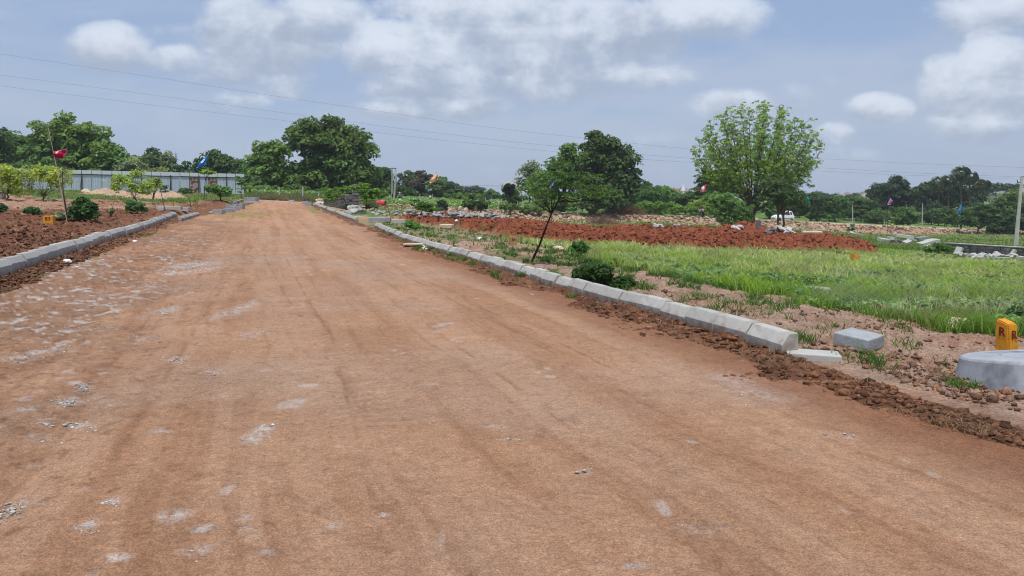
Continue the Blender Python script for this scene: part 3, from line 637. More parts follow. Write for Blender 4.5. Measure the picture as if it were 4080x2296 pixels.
# ------------------------------------------------------------------ concrete ring with cover
e = empty('manhole_ring', (5.20, 6.92, -.175), 'large grey concrete manhole ring with round cover at the right edge of the photo', 'manhole ring', rz=.6)
e.rotation_euler = (-.145, .01, .3); e.scale = (1, 1, 1.12)
M['ring'] = mat('plastered_concrete', (.33, .345, .37), .75, .20, 3.2, .3, bump=.004, stain=((.16, .175, .20), 2.6, .57, .70))
b = MB(); b.lathe([(1.03, -.18), (1.035, .0), (1.0, .12), (.96, .22), (.945, .265), (.93, .28), (.91, .286), (.62, .293), (.615, .283), (.60, .283)], 128); b.build('ring_body', M['ring'], e)
b = MB(); b.lathe([(.60, .20), (.602, .285), (.595, .292), (.05, .294)], 96); b.build('cover', M['ring'], e)
b = MB(); b.box((-.28, -.18, .2955), (.10, .028, .003)); b.build('lifting_slot', M['black'], e)
# ------------------------------------------------------------------ red barrel
M['barrel'] = mat('red_barrel_paint', (.50, .035, .06), .5, .15, 3, .4)
p = gpt(1519, 75); e = empty('red_barrel', p+Vector((0, 0, .28)), 'red oil drum lying on its side on the sandy bank', 'barrel', rz=-.25)
b = MB(); R90 = Matrix.Rotation(math.radians(90), 4, 'Y')
b.lathe([(.27, -.44), (.29, -.44), (.29, -.15), (.302, -.14), (.29, -.13), (.29, .13), (.302, .14), (.29, .15), (.29, .44), (.27, .44), (.265, .40)], 28, M=R90); b.build('drum_shell', M['barrel'], e)
b = MB(); b.lathe([(.262, .395), (.262, .405)], 24, M=R90); b.build('drum_lid', mat('barrel_inside', (.25, .02, .03), .6), e)
# ------------------------------------------------------------------ corrugated sheet fence
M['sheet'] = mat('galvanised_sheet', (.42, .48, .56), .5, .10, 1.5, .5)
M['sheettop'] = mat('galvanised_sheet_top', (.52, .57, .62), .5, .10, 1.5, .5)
M['rust'] = mat('rusted_sheet', (.34, .32, .31), .8, .3, 2, .2, stain=((.16, .06, .03), 2.2, .46, .56))
A = Vector(((-420-CX)/F*86, 86, 0)); Bp = Vector(((975-CX)/F*99, 99, 0)); D_ = (Bp-A); Lf = D_.length; D_.normalize(); ang = math.atan2(D_.y, D_.x)
fe = empty('sheet_fence', (A.x, A.y, gz(A.x, A.y)), 'long grey corrugated metal sheet fence standing in front of the trees on the left', 'fence', rz=ang)
npan = int(Lf/1.1); zA = gz(A.x, A.y); Hf = 2.72
def zf(i): q = A+D_*(i*1.1); return gz(q.x, q.y)-zA
zfl = [float(np.interp(i, [0, npan], [zf(0), 0]))*0 for i in range(npan+1)]
zbase = np.polyfit(range(npan+1), [zf(i) for i in range(npan+1)], 1)
def corr(w, h, z0, shear, amp=.035, n=6):
    V = []; Fs = []; k = n*4
    for i in range(k+1):
        xx = w*i/k; yy = amp*(1 if (i % 4) in (1, 2) else 0)
        V += [(xx, yy, z0+shear*xx), (xx, yy, z0+h+shear*xx)]
    Fs = [(2*i, 2*i+2, 2*i+3, 2*i+1) for i in range(k)]
    return V, Fs
for i in range(npan):
    b0 = float(np.polyval(zbase, i)); sh1 = float(zbase[0])/1.1; x0 = i*1.1
    pxx = CX+F*((A+D_*(x0+.5)).x)/((A+D_*(x0+.5)).y)
    rusty = 760 < pxx < 800 or 838 < pxx < 880
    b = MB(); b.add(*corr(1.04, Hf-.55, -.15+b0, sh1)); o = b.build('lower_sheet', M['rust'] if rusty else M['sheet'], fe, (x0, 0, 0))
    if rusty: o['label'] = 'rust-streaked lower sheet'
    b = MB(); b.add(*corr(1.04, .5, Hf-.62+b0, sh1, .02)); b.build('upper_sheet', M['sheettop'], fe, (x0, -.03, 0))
b = MB(); zr = [float(np.polyval(zbase, i)) for i in range(npan+1)]
b.tube([(0, -.06, zr[0]+Hf-.63), (npan*1.1, -.06, zr[-1]+Hf-.63)], .05, 4); b.build('top_rail', M['black'], fe)
for i in range(2, npan, 3):
    b = MB(); b.tube([(i*1.1, -.1, zr[i]-.2), (i*1.1, -.1, zr[i]+Hf-.5)], .055, 4); b.tube([(i*1.1-.05, -1.0, zr[i]-.2), (i*1.1, -.12, zr[i]+Hf-.7)], .05, 4); b.build('post', M['black'], fe)
# ------------------------------------------------------------------ stone posts and wires, poles
def fpost(px, Y, toprow, label, lean=0, r=.075, dz=-.2, strut=False):
    base = gpt(px, Y, dz); top = at(px, toprow, Y); h = top.z-base.z
    b = MB(); b.tube([(0, 0, 0), (lean, 0, h)], [r*1.1, r], 4)
    if strut: b.tube([(-.75, .3, 0), (-.08, 0, h*.55)], r*.8, 4)
    o = b.build('fence_post', M['post']); o.location = base; return tag(o, label, 'fence post', 'concrete fence posts')
fpost(1045, 92, 752, 'short concrete post nearest the palm sapling past the road end'); fpost(1113, 90, 751, 'leftmost tall concrete post past the end of the road')
fpost(1207, 84, 746, 'tallest concrete post standing in the middle beyond the road end', r=.10); fpost(1268, 88, 764, 'short concrete post between the tall post and the low dark wall', lean=.1)
for i, (px, Y, tr) in enumerate(((1673,118,772),(1724,120,773),(1985,112,792),(2000,120,790),(2085,111,804),(2081,125,790),(2120,126,803),(2147,110,806),(2144,125,800),(2302,116,813),(1935,118,787),(1960,122,785),(2062,124,801),(1905,126,789))):
    fpost(px, Y, tr, 'thin concrete post of the crop-field fence beyond the pink bank', r=.06)
fpost(2322, 113, 814, 'braced concrete post with a slanting strut before the dark tree', strut=True)
for i, (px, Y, tr) in enumerate(((3403,152,868),(3438,156,872),(3523,152,872),(3583,156,878),(3644,158,878),(3822,160,884),(3932,165,896),(3960,170,900))):
    fpost(px, Y, tr, 'short concrete post at the foot of the right-hand trees behind the bank', r=.06)
def pole(px, row_b, row_t, Y, r0, r1, label, lean_px=0, arms=(), wires=()):
    base = gpt(px, Y, -.4) if row_b is None else at(px, row_b, Y); top = at(px+lean_px, row_t, Y)
    e = empty('electric_pole', base, label, 'electric pole')
    b = MB(); v = top-base; b.tube([(0, 0, 0), v], [r0, r1], 6); b.build('pole_shaft', M['post'], e)
    for a in arms: b = MB(); b.tube([v+Vector(a[0]), v+Vector(a[1])], a[2], 4); b.build('cross_arm', M['black'], e)
    return e, top
e1, tp1 = pole(1562, None, 668, 125, .16, .11, 'upright concrete electric pole with a crossarm beside the leaning pole', 0, [((-.55, 0, -.15), (.7, 0, -.15), .05)])
b = MB(); b.lathe([(.3, -.3), (.42, -.2), (.42, .2), (.3, .3), (.18, .32)], 14, M=Matrix.Rotation(math.radians(80), 4, 'X')); o = b.build('cable_coil', M['black'], e1, (.45, -.3, (779-668)*0+CAMH-(779-HY)*125/F-e1.location.z))
e2, tp2 = pole(1567, None, 696, 118, .17, .13, 'concrete electric pole leaning right against the upright one', 12)
e3, tp3 = pole(4046, 990, 703, 72, .21, .12, 'tall concrete electric pole with a bent side bracket at the right edge', 26, [((-.42, 0, -.62), (-.05, 0, -.5), .035), ((-.42, 0, -.62), (-.45, 0, -.35), .04), ((-.1, 0, -.02), (.3, 0, -.02), .04)])
e4, tp4 = pole(3674, 912, 811, 150, .15, .1, 'white concrete pole standing on the bank before the dark right-hand trees', 2)
e5, tp5 = pole(3397, 895, 818, 150, .13, .09, 'slim pale pole among the acacias behind the bank on the right', 0)
e6, tp6 = pole(988, None, 642, 125, .14, .1, 'dark thin electric pole between the tall trees left of the road end', 1)
# ------------------------------------------------------------------ long overhead wires
def wire(pts, label, r=.008):
    """pts: (px,row) along the wire, from a pole far left to one far right"""
    P_ = []
    for i, (px, row) in enumerate(pts):
        k = (px+300)/4700; Y = 1/((1/85.0)*(1-k)+(1/240.0)*k); P_.append(at(px, row, Y))
    b = MB(); b.tube(P_, [r*p.y/85 for p in P_], 4); o = b.build('overhead_wire', M['wire']); return tag(o, label, 'power line', 'overhead power lines')
wire([(-300,175),(0,215),(330,265),(673,317),(1021,372),(1505,443),(1790,486),(2040,519),(2340,552),(2600,580),(2790,598),(3265,632),(3600,650),(4080,668),(4400,680)], 'uppermost of the three overhead wires, crossing the clouds')
wire([(-300,264),(0,299),(515,366),(1029,436),(1489,499),(1780,535),(2040,565),(2340,596),(2600,620),(2790,634),(3265,669),(3600,688),(4080,706),(4400,718)], 'middle of the three overhead wires crossing the sky')
wire([(-300,302),(0,342),(673,428),(1109,478),(1497,528),(1780,561),(2040,588),(2340,617),(2600,638),(2790,650),(3265,682),(3600,698),(3900,708),(4400,728)], 'lowest of the three overhead wires, passing behind the tree tops')
def wire2(a, b_, sag, label, r=.02):
    a = Vector(a); b_ = Vector(b_); P_ = [a.lerp(b_, k/12)-Vector((0, 0, sag*4*(k/12)*(1-k/12))) for k in range(13)]
    b = MB(); b.tube(P_, r, 3); tag(b.build('pole_wire', M['wire']), label, 'power line', 'wires from the crossarm pole')
wire2(tp1+Vector((-.5, 0, -.1)), at(1300, 715, 135), .6, 'wire running left from the crossarm pole to the big tree')
for q, row in enumerate((708, 713, 722)): wire2(tp2+Vector((0, 0, -.2-q*.5)), at(2030, row+26, 150), .8, 'one of the low wires running right from the leaning pole over the dark trees')
# ------------------------------------------------------------------ lattice pylons
def pylon(px, row_b, row_t, Y, label):
    h = (row_b-row_t)*Y/F; base = at(px, row_b, Y); e = empty('lattice_pylon', base, label, 'pylon'); b = MB(); w = h*.10; r = h*.0045
    zs = [0, .22, .42, .6, .76, .9]; ws = [1, .74, .52, .36, .26, .18]
    for i in range(5):
        for a, c_ in (((-1, -1), (1, -1)), ((1, -1), (1, 1)), ((1, 1), (-1, 1)), ((-1, 1), (-1, -1))):
            p = Vector((a[0]*w*ws[i], a[1]*w*ws[i], zs[i]*h)); q = Vector((a[0]*w*ws[i+1], a[1]*w*ws[i+1], zs[i+1]*h)); q2 = Vector((c_[0]*w*ws[i+1], c_[1]*w*ws[i+1], zs[i+1]*h)); p2 = Vector((c_[0]*w*ws[i], c_[1]*w*ws[i], zs[i]*h))
            b.tube([p, q], r, 3); b.tube([p, q2], r*.7, 3); b.tube([p2, q], r*.7, 3); b.tube([p, p2], r*.7, 3)
    b.tube([(0, 0, .88*h), (0, 0, h)], r, 3); b.build('lattice_tower', M['pyl'], e)
    for zz, ww in ((.60, .19), (.74, .16), (.87, .12)):
        b = MB(); b.tube([(-ww*h, 0, zz*h), (ww*h, 0, zz*h)], r*.9, 3); b.tube([(-ww*h, 0, zz*h), (0, 0, (zz+.05)*h), (ww*h, 0, zz*h)], r*.7, 3); b.build('cross_arm', M['pyl'], e)
M['pyl'] = mat('galvanised_steel', (.30, .34, .40), .6, .05, 1, .3)
pylon(700, 700, 602, 420, 'tall lattice pylon seen between trees above the sheet fence')
pylon(1576, 740, 662, 520, 'distant lattice pylon just right of the crossarm pole')
# ------------------------------------------------------------------ flags on sticks
def flag(px, row_b, row_t, Y, poly, col, label, lean=0, stick='bark', two=None, badge=None, r=.02, text=None):
    base = gpt(px, Y, -.1) if row_b is None else at(px, row_b, Y); top = at(px+lean, row_t, Y)
    e = empty('flag_on_stick', base, label, 'flag'); v = top-base
    b = MB(); b.tube([(0, 0, 0), v*.5+Vector((.02, 0, 0)), v], [r*1.2, r, r*.7], 5); b.build('flagstick', M[stick], e)
    # poly: 4 image corners: hoist top, hoist bottom, fly bottom, fly top
    c4 = [at(p[0], p[1], Y)-base for p in poly]; n = 14; V = []
    for i in range(n+1):
        for j in range(n+1):
            a = i/n; c_ = j/n; p = c4[0].lerp(c4[3], a).lerp(c4[1].lerp(c4[2], a), c_)
            p = p+Vector((0, math.sin(a*7+c_*3.2)*.10*a+math.sin(a*3-c_*6)*.05, math.sin(a*5+c_*2)*.015)); V.append(p)
    Fs = [(i*(n+1)+j, (i+1)*(n+1)+j, (i+1)*(n+1)+j+1, i*(n+1)+j+1) for i in range(n) for j in range(n)]
    me = bpy.data.meshes.new('cloth'); me.from_pydata(V, [], Fs); me.materials.append(mat('flag_cloth', col, .75, .12, 4, .1))
    if two:
        me.materials.append(mat('flag_second_colour', two[0], .75, .08, 4, .1))
        for f in me.polygons:
            i, j = divmod(f.index, n)
            if two[1]((i+.5)/n, (j+.5)/n): f.material_index = 1
    o = link('cloth', me, None, e, smooth=True); sm = o.modifiers.new('thick', 'SOLIDIFY'); sm.thickness = .006
    if badge:
        u0, v0, rr, bc = badge
        K = []; 
        for k in range(20):
            a = u0+rr*math.cos(k*math.pi/10); c_ = v0+rr*1.3*math.sin(k*math.pi/10); p = c4[0].lerp(c4[3], a).lerp(c4[1].lerp(c4[2], a), c_)
            K.append(p+Vector((0, math.sin(a*7+c_*3.2)*.10*a+math.sin(a*3-c_*6)*.05-.02, math.sin(a*5+c_*2)*.015)))
        me = bpy.data.meshes.new('emblem'); me.from_pydata(K, [], [tuple(range(20))]); link('emblem', me, mat('flag_emblem', bc, .7, .05), e)
    if text:
        # five blurred pale letters in a row across the cloth, as far as the photo can be read
        tx = at(230, 616, Y)-base; d = (c4[3]-c4[0]).normalized(); 
        me0 = Matrix.Translation(tx+Vector((0, -.16, 0))) @ Matrix.Rotation(math.radians(90), 4, 'X') @ Matrix.Rotation(math.radians(7), 4, 'Z')
        letter(text, .17, mat('flag_lettering', (.75, .35, .5), .7, .05), e, me0)
    return e
M['stickp'] = mat('pale_bamboo', (.40, .36, .28), .7, .15)
Yf = 27
flag(270, 900, 510, Yf, [(213,607),(215,634),(259,628),(260,592)], (.38, .02, .07), 'maroon flag with pale lettering on a tall thin leaning stick by the left shrubs', lean=-78, stick='stickp', badge=(.35, .25, .12, (.75, .5, .25)), r=.013, two=((.60, .22, .30), lambda a, c: c < .06 or c > .93 or a > .95)) if 'stickp' in M else None
flag(821, None, 618, 62, [(825,619),(823,655),(783,672),(782,662)], (.03, .22, .62), 'blue flag with a white round emblem flying above the sheet fence', badge=(.35, .32, .16, (.85, .87, .88)))
flag(1740, None, 685, 62, [(1745,687),(1745,718),(1715,731),(1704,724)], (.68, .42, .28), 'peach orange flag on a thin pole beyond the end of the kerb', stick='black', two=((.5, .32, .22), lambda a, c: .1 < a < .3 and c > .3))
flag(2806, 893, 735, 118, [(2815,734),(2812,762),(2792,768),(2786,753)], (.55, .05, .11), 'pink and white flag flying above the two people', two=((.82, .62, .66), lambda a, c: .3 < a < .75), stick='black')
flag(3211, 918, 772, 100, [(3212,773),(3212,802),(3222,805),(3231,800)], (.03, .24, .20), 'teal green flag on a thin pole right of the white car', stick='black')
flag(3536, 930, 792, 100, [(3547,790),(3535,818),(3545,817),(3562,803)], (.36, .10, .34), 'purple and pink flag in front of the dark palm-topped trees', stick='black', two=((.72, .45, .66), lambda a, c: c > .75 or a < .15))
flag(3824, 938, 812, 105, [(3832,811),(3830,850),(3816,854),(3815,842)], (.04, .20, .50), 'blue flag above the lone walking person on the right', stick='black')
flag(2196, None, 715, 80, [(2218,716),(2214,730),(2190,752),(2190,738)], (.10, .28, .72), 'blue flag scrap showing through the crown of the leaning sapling', stick='black', two=((.6, .65, .75), lambda a, c: .4 < a < .6))
# ------------------------------------------------------------------ vegetation builders
G_DARK = (.050, .095, .024); G_MID = (.090, .165, .034); G_LIGHT = (.17, .27, .045); G_YEL = (.21, .28, .06); G_OLIVE = (.09, .12, .04); G_BLUE = (.05, .085, .04); G_PALE = (.15, .19, .09)  # G_BLUE: far foliage, bluish distance haze put into the leaf colour
def leaves(centers, radii, n_per, size, col, up=.5, zs=.75, var=.35, seed=0, droop=.15, hue=.25, long=1.5):
    r = np.random.default_rng(abs(int(seed))); k = len(centers); N_ = k*n_per
    C = np.repeat(np.asarray(centers, float), n_per, 0); R = np.repeat(np.asarray(radii, float), n_per)
    d = r.normal(size=(N_, 3)); d /= np.linalg.norm(d, axis=1)[:, None]; low = d[:, 2] < -.35; d[low, 2] *= -1
    rad = R*(.45+.6*r.random(N_)**.6); P_ = C+d*rad[:, None]*np.array((1, 1, zs))
    nrm = d*.7+np.array((0, 0, up))+r.normal(size=(N_, 3))*.45; nrm /= np.linalg.norm(nrm, axis=1)[:, None]
    a = np.cross(nrm, r.normal(size=(N_, 3))); a /= np.linalg.norm(a, axis=1)[:, None]; a[:, 2] -= droop; b = np.cross(nrm, a)
    sz = size*(.6+.8*r.random(N_)); a = a*(sz*long*.5)[:, None]; b = b*(sz*.42)[:, None]
    V = np.stack([P_-a, P_+b-a*.1, P_+a, P_-b-a*.1], 1).reshape(-1, 3)
    lobe = np.repeat(1+var*(r.random(k)-.5)*1.6, n_per); lh = np.repeat(r.random(k), n_per)
    c = np.asarray(col)[None, :]*1.42*(lobe*(1+.35*(r.random(N_)-.5)))[:, None]
    c = c*(1+hue*(lh-.5)[:, None]*np.array((1.3, .5, -.6)))
    return V, np.arange(N_*4).reshape(-1, 4), np.repeat(np.clip(c, .004, 1), 4, 0)
def bez(p0, p1, p2, n=6): return [p0*(1-t)**2+p1*2*t*(1-t)+p2*t*t for t in [i/n for i in range(n+1)]]
def plant(name, label, cat, ells, Y, base, n_lobes, lobeR, leaf, nper, col, trunk_r=.2, fork=.3, mains=7, group=None, seed=0, up=.5, zs=.75, stems=1, shell=.45, bark='bark', trunk_parts=('trunk', 'crown'), limbs=True, col2=None, var=.35, hue=.25, droop=.15, long=1.5, depthk=.9, spread=.15, ysc=1.0, tipk=.012):
    """ells: (px,row,rx,ry) ellipses that the crown fills at distance Y; base: pixel column of the foot (or Vector)"""
    r = random.Random(seed*31+int(ells[0][0]))
    root = base if isinstance(base, Vector) else gpt(base, Y, 0)
    e = empty(name, root, label, cat, group); k = Y/F; C = []; R = []; wts = [x[2]*x[3] for x in ells]
    for i in range(n_lobes):
        el = r.choices(ells, wts)[0]
        v = Vector((r.gauss(0, 1), r.gauss(0, 1), r.gauss(0, 1))).normalized()*(r.random()**shell)
        c = at(el[0], el[1], Y)+Vector((v.x*el[2]*k, v.y*min(el[2], el[3]*1.6)*k*depthk, v.z*el[3]*k*ysc))
        if c.z < root.z+lobeR*.5: c.z = root.z+lobeR*(.5+r.random())
        C.append(c-root); R.append(lobeR*r.uniform(.65, 1.3))
    V, Fc, cc = leaves([tuple(c) for c in C], R, nper, leaf, col, up, zs, var, seed+int(ells[0][0]), droop, hue, long)
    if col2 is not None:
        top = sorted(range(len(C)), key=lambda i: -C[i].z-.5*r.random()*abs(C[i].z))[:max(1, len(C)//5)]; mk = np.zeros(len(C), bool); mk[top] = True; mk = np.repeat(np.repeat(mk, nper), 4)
        cc[mk] = cc[mk]*.3+np.asarray(col2)*.7  # sunlit tone painted into the leaf colour of the highest lobes
    link(trunk_parts[1], fmesh('crown', V, Fc, cc), M['leaf'], e)
    if not limbs: return e
    b = MB(); zc = sum(c.z for c in C)/len(C); idx = list(range(len(C))); r.shuffle(idx)
    mids = []
    for q in range(stems):
        off = Vector((r.uniform(-1, 1), r.uniform(-1, 1), 0))*trunk_r*1.6*(stems > 1); cx = sum(c.x for c in C)/len(C)
        fk = Vector((cx*.35, 0, max(.2, zc*fork)))+off*2
        b.tube([off+Vector((0, 0, -.3)), off+Vector((0, 0, .05)), off*1.2+fk*.55, fk], [trunk_r*1.35, trunk_r, trunk_r*.85, trunk_r*.75], 7)
        for i in idx[q::stems][:mains]:
            c = C[i]; mid = fk.lerp(c, .5)+Vector((0, 0, -abs(c.z-fk.z)*spread))*(1 if c.z > fk.z else -.5); pts = bez(fk, mid, c, 5); b.tube(pts, [trunk_r*(.62-.55*t/5) for t in range(6)], 5, cap=False); mids += [(pts[2], trunk_r*.3), (pts[3], trunk_r*.22), (pts[4], trunk_r*.15)]
    for i in idx[mains*stems:]:
        c = C[i]; p, rr = min(mids, key=lambda m: (m[0]-c).length+.3*r.random()*abs(c.z)); b.tube([p, p.lerp(c, .5)+Vector((0, 0, .1*(c-p).length)), c], [rr*.8, rr*.5, tipk*Y/100+.004], 4, cap=False)
    b.build(trunk_parts[0], M[bark], e); return e
# ------------------------------------------------------------------ background trees (left to right)
T = plant
T('broadleaf_tree', 'dark tall tree cut by the left edge of the photo', 'tree', [(-20,600,60,95),(-60,680,90,70)], 118, -40, 60, 1.5, .42, 70, G_DARK, .35)
T('broadleaf_tree', 'mid green tree filling the gap behind the left yellow shrubs and flag', 'tree', [(75,600,70,60),(60,680,100,70)], 126, 60, 80, 1.4, .40, 70, G_MID, .35)
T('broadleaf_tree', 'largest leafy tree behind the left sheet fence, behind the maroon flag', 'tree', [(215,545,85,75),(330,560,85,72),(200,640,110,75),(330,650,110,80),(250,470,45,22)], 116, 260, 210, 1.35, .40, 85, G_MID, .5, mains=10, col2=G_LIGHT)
T('broadleaf_tree', 'tree sloping down right of the largest leafy tree behind the fence', 'tree', [(435,640,55,70),(480,675,55,55)], 112, 440, 80, 1.2, .36, 75, G_MID, .3)
T('broadleaf_tree', 'grey-green soft tree low above the fence centre', 'tree', [(525,690,50,55)], 108, 525, 45, 1.0, .3, 70, G_PALE, .2)
T('broadleaf_tree', 'rounded dark tree left of the lattice pylon', 'tree', [(600,645,55,38),(650,655,35,42),(640,700,45,40)], 150, 620, 80, 1.3, .4, 70, G_DARK, .3)
T('broadleaf_tree', 'light green low tree with a brownish patch above the fence', 'tree', [(600,705,55,28),(640,700,40,22)], 105, 610, 40, .8, .26, 70, (.14, .17, .05), .12)
T('broadleaf_tree', 'small pale feathery tree top beside the lattice pylon', 'tree', [(665,640,22,28)], 145, 665, 22, .8, .3, 45, G_PALE, .12)
T('broadleaf_tree', 'broad dome-shaped dark tree behind the blue flag', 'tree', [(865,655,85,48),(900,690,80,55),(760,690,55,48),(860,700,110,50)], 135, 865, 170, 1.3, .38, 80, G_DARK, .45, mains=9, var=.25)
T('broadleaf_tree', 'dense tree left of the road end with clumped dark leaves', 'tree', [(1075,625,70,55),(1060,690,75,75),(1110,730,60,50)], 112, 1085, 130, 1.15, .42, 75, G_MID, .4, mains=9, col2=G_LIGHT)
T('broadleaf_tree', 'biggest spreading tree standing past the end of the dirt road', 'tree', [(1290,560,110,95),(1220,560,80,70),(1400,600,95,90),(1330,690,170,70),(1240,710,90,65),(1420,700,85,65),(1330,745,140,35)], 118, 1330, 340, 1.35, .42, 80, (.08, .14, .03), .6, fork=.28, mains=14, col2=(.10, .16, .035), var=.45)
T('broadleaf_tree', 'dark tree right behind the biggest tree by the crossarm pole', 'tree', [(1490,720,60,50),(1530,715,35,32)], 150, 1500, 60, 1.3, .4, 70, G_DARK, .3)
for i, (px, row, rx, ry, Yd, c_, lb) in enumerate(((1625,720,42,38,175,G_DARK,'dark round tree directly right of the leaning pole'),(1680,725,50,42,170,(.07,.06,.035),'brownish dark tree under the low wires behind the peach flag'),(1745,735,42,32,165,G_MID,'tree just right of the peach flag'),
    (1790,757,48,32,160,G_DARK,'low dark tree in the gap right of the peach flag'),(1860,765,40,22,230,G_BLUE,'small bluish tree far off in the middle of the horizon'),(1908,768,38,24,235,G_DARK,'flat-topped dark tree at the middle of the horizon'),(1960,775,36,20,220,G_MID,'low green tree right of the flat-topped one'),
    (2030,755,24,20,120,(.02,.03,.015),'small very dark tree left of the pale feathery tree'),(2045,790,50,25,130,G_DARK,'dark low tree below the small very dark tree'),(1900,800,55,16,150,G_DARK,'dark scrub along the middle of the crop field'),(1600,770,60,25,160,G_DARK,'dark scrub behind the crossarm pole foot'),(1820,790,60,22,150,G_MID,'green scrub under the low dark tree'))):
    T('broadleaf_tree', lb, 'tree', [(px, row, rx, ry)], Yd, px, 40, ry*Yd/F*.42, .4, 60, c_, .22, seed=i)
T('broadleaf_tree', 'pale thin feathery tree at the left of the middle tree group', 'tree', [(2100,690,42,45),(2080,730,40,30),(2130,680,30,35)], 140, 2110, 90, .8, .26, 30, G_PALE, .2, mains=10, var=.3)
T('broadleaf_tree', 'rounded tree with a pointed top in the middle tree group', 'tree', [(2245,680,60,55),(2265,615,30,42),(2200,720,60,50),(2160,740,60,55),(2320,690,60,60),(2300,740,60,45)], 122, 2240, 200, 1.1, .34, 75, G_MID, .35, mains=9)
T('broadleaf_tree', 'tallest dark tree of the middle group, right of the leaning sapling top', 'tree', [(2385,580,80,50),(2400,635,75,50),(2465,665,80,75),(2400,730,125,60),(2475,745,75,60)], 118, 2355, 270, 1.25, .38, 80, (.05, .09, .024), .5, fork=.2, mains=12, col2=(.08, .13, .03), var=.45)
T('shrub', 'tall green scrub under the middle tree group', 'shrub', [(2170,800,70,40),(2240,810,60,35)], 112, 2190, 60, .8, .28, 70, G_MID, .1, stems=3, trunk_parts=('stems', 'foliage'))
T('shrub', 'dark scrub at the foot of the tallest middle tree', 'shrub', [(2330,805,70,38),(2400,820,80,40),(2420,800,70,50)], 113, 2360, 70, .8, .28, 70, G_DARK, .1, stems=3, trunk_parts=('stems', 'foliage'))
T('shrub', 'bright green scrub sprawling right of the dry brush pile', 'shrub', [(2620,835,80,30),(2680,845,70,22),(2560,835,40,30)], 126, 2630, 90, .8, .26, 75, (.10, .19, .03), .08, stems=4, trunk_parts=('stems', 'foliage'))
T('broadleaf_tree', 'green bushy tree right of the tallest middle tree', 'tree', [(2560,790,50,40),(2600,780,50,35)], 140, 2570, 60, 1.0, .32, 70, (.07, .14, .03), .2)
T('broadleaf_tree', 'dark green tree before the temple hill', 'tree', [(2640,785,50,35),(2660,790,40,30)], 150, 2650, 50, 1.1, .34, 70, G_MID, .2)
T('broadleaf_tree', 'small round tree top rising alone above the scrub', 'tree', [(2575,745,20,14)], 190, 2575, 18, .8, .34, 50, G_DARK, .15)
T('acacia_tree', 'flat-layered dark acacia left of the big open tree', 'tree', [(2760,790,75,35),(2800,770,60,25),(2720,800,60,30)], 145, 2770, 110, .9, .28, 70, (.055, .11, .025), .2, zs=.4)
T('broadleaf_tree', 'dark dense tree behind the pink flag', 'tree', [(2840,730,48,42),(2890,740,40,40)], 128, 2850, 70, 1.0, .34, 75, G_DARK, .3)
T('shrub', 'yellow-green bush behind the two people', 'shrub', [(2790,830,60,38),(2830,810,40,30)], 126, 2800, 60, .7, .26, 70, (.14, .22, .04), .08, stems=3, trunk_parts=('stems', 'foliage'))
T('broadleaf_tree', 'dark tree behind the white car', 'tree', [(3230,815,70,38),(3160,820,60,40),(3300,820,40,35)], 140, 3230, 100, 1.0, .32, 75, (.045, .085, .025), .25)
T('acacia_tree', 'green acacia right of the teal flag', 'tree', [(3330,815,60,32),(3290,840,50,30)], 155, 3330, 70, 1.0, .3, 70, (.06, .12, .03), .2, zs=.45)
T('broadleaf_tree', 'far dark tree on the skyline right of the teal flag', 'tree', [(3265,785,32,18),(3300,795,60,18)], 240, 3280, 40, 1.3, .42, 60, G_BLUE, .2)
T('acacia_tree', 'flat green acacia behind the bank near the slim pale pole', 'tree', [(3420,815,70,30),(3400,850,70,30)], 165, 3410, 90, 1.0, .3, 70, (.06, .12, .03), .2, zs=.4)
T('broadleaf_tree', 'distant bluish tree on the skyline left of the palm group', 'tree', [(3390,790,25,14),(3420,788,20,16)], 300, 3400, 26, 1.2, .5, 55, G_BLUE, .2)
T('broadleaf_tree', 'big dark dome tree behind the purple flag', 'tree', [(3545,780,75,55),(3500,800,55,50),(3590,800,60,50),(3570,740,40,30)], 185, 3540, 170, 1.4, .42, 80, (.03, .055, .022), .4, mains=9, var=.3)
T('broadleaf_tree', 'dark tree mass below the row of fan palms', 'tree', [(3700,810,75,50),(3780,785,70,55),(3840,775,60,50),(3690,775,50,35),(3740,765,60,30),(3900,780,40,30)], 195, 3760, 230, 1.4, .42, 80, (.035, .065, .024), .4, mains=9, var=.3)
T('broadleaf_tree', 'dark tree between the white pole and the blue flag', 'tree', [(3700,850,45,35),(3860,850,60,45)], 178, 3720, 70, 1.1, .36, 75, (.03, .055, .02), .3)
T('shrub', 'round mid green bush right of the white pole', 'shrub', [(3740,862,42,30)], 165, 3740, 40, .8, .28, 70, (.07, .13, .04), .1, stems=3, trunk_parts=('stems', 'foliage'))
T('shrub', 'olive bush at the bank edge left of the white pole', 'shrub', [(3590,880,50,18),(3620,875,40,14)], 155, 3600, 40, .6, .24, 70, (.13, .18, .05), .06, stems=3, trunk_parts=('stems', 'foliage'))
T('shrub', 'dark bush at the bank edge under the purple flag', 'shrub', [(3500,872,60,22),(3440,872,50,20)], 158, 3480, 50, .7, .26, 70, G_DARK, .06, stems=3, trunk_parts=('stems', 'foliage'))
T('acacia_tree', 'spreading acacia with a dark forked trunk right of the walking person', 'tree', [(3880,850,65,22),(3930,870,55,25),(3870,885,50,20),(3920,830,50,18)], 136, 3892, 120, .75, .25, 70, (.05, .10, .028), .17, fork=.25, zs=.4, mains=9)
T('broadleaf_tree', 'big green tree behind the tall right-hand pole', 'tree', [(4010,810,60,55),(4060,830,60,60),(3990,850,50,50)], 150, 4030, 130, 1.2, .34, 80, (.07, .12, .03), .3)
T('broadleaf_tree', 'dark tree at the right edge under the tall pole', 'tree', [(4030,890,70,42),(4090,860,50,55),(3970,905,50,25)], 140, 4040, 100, 1.0, .32, 80, (.035, .07, .02), .25)
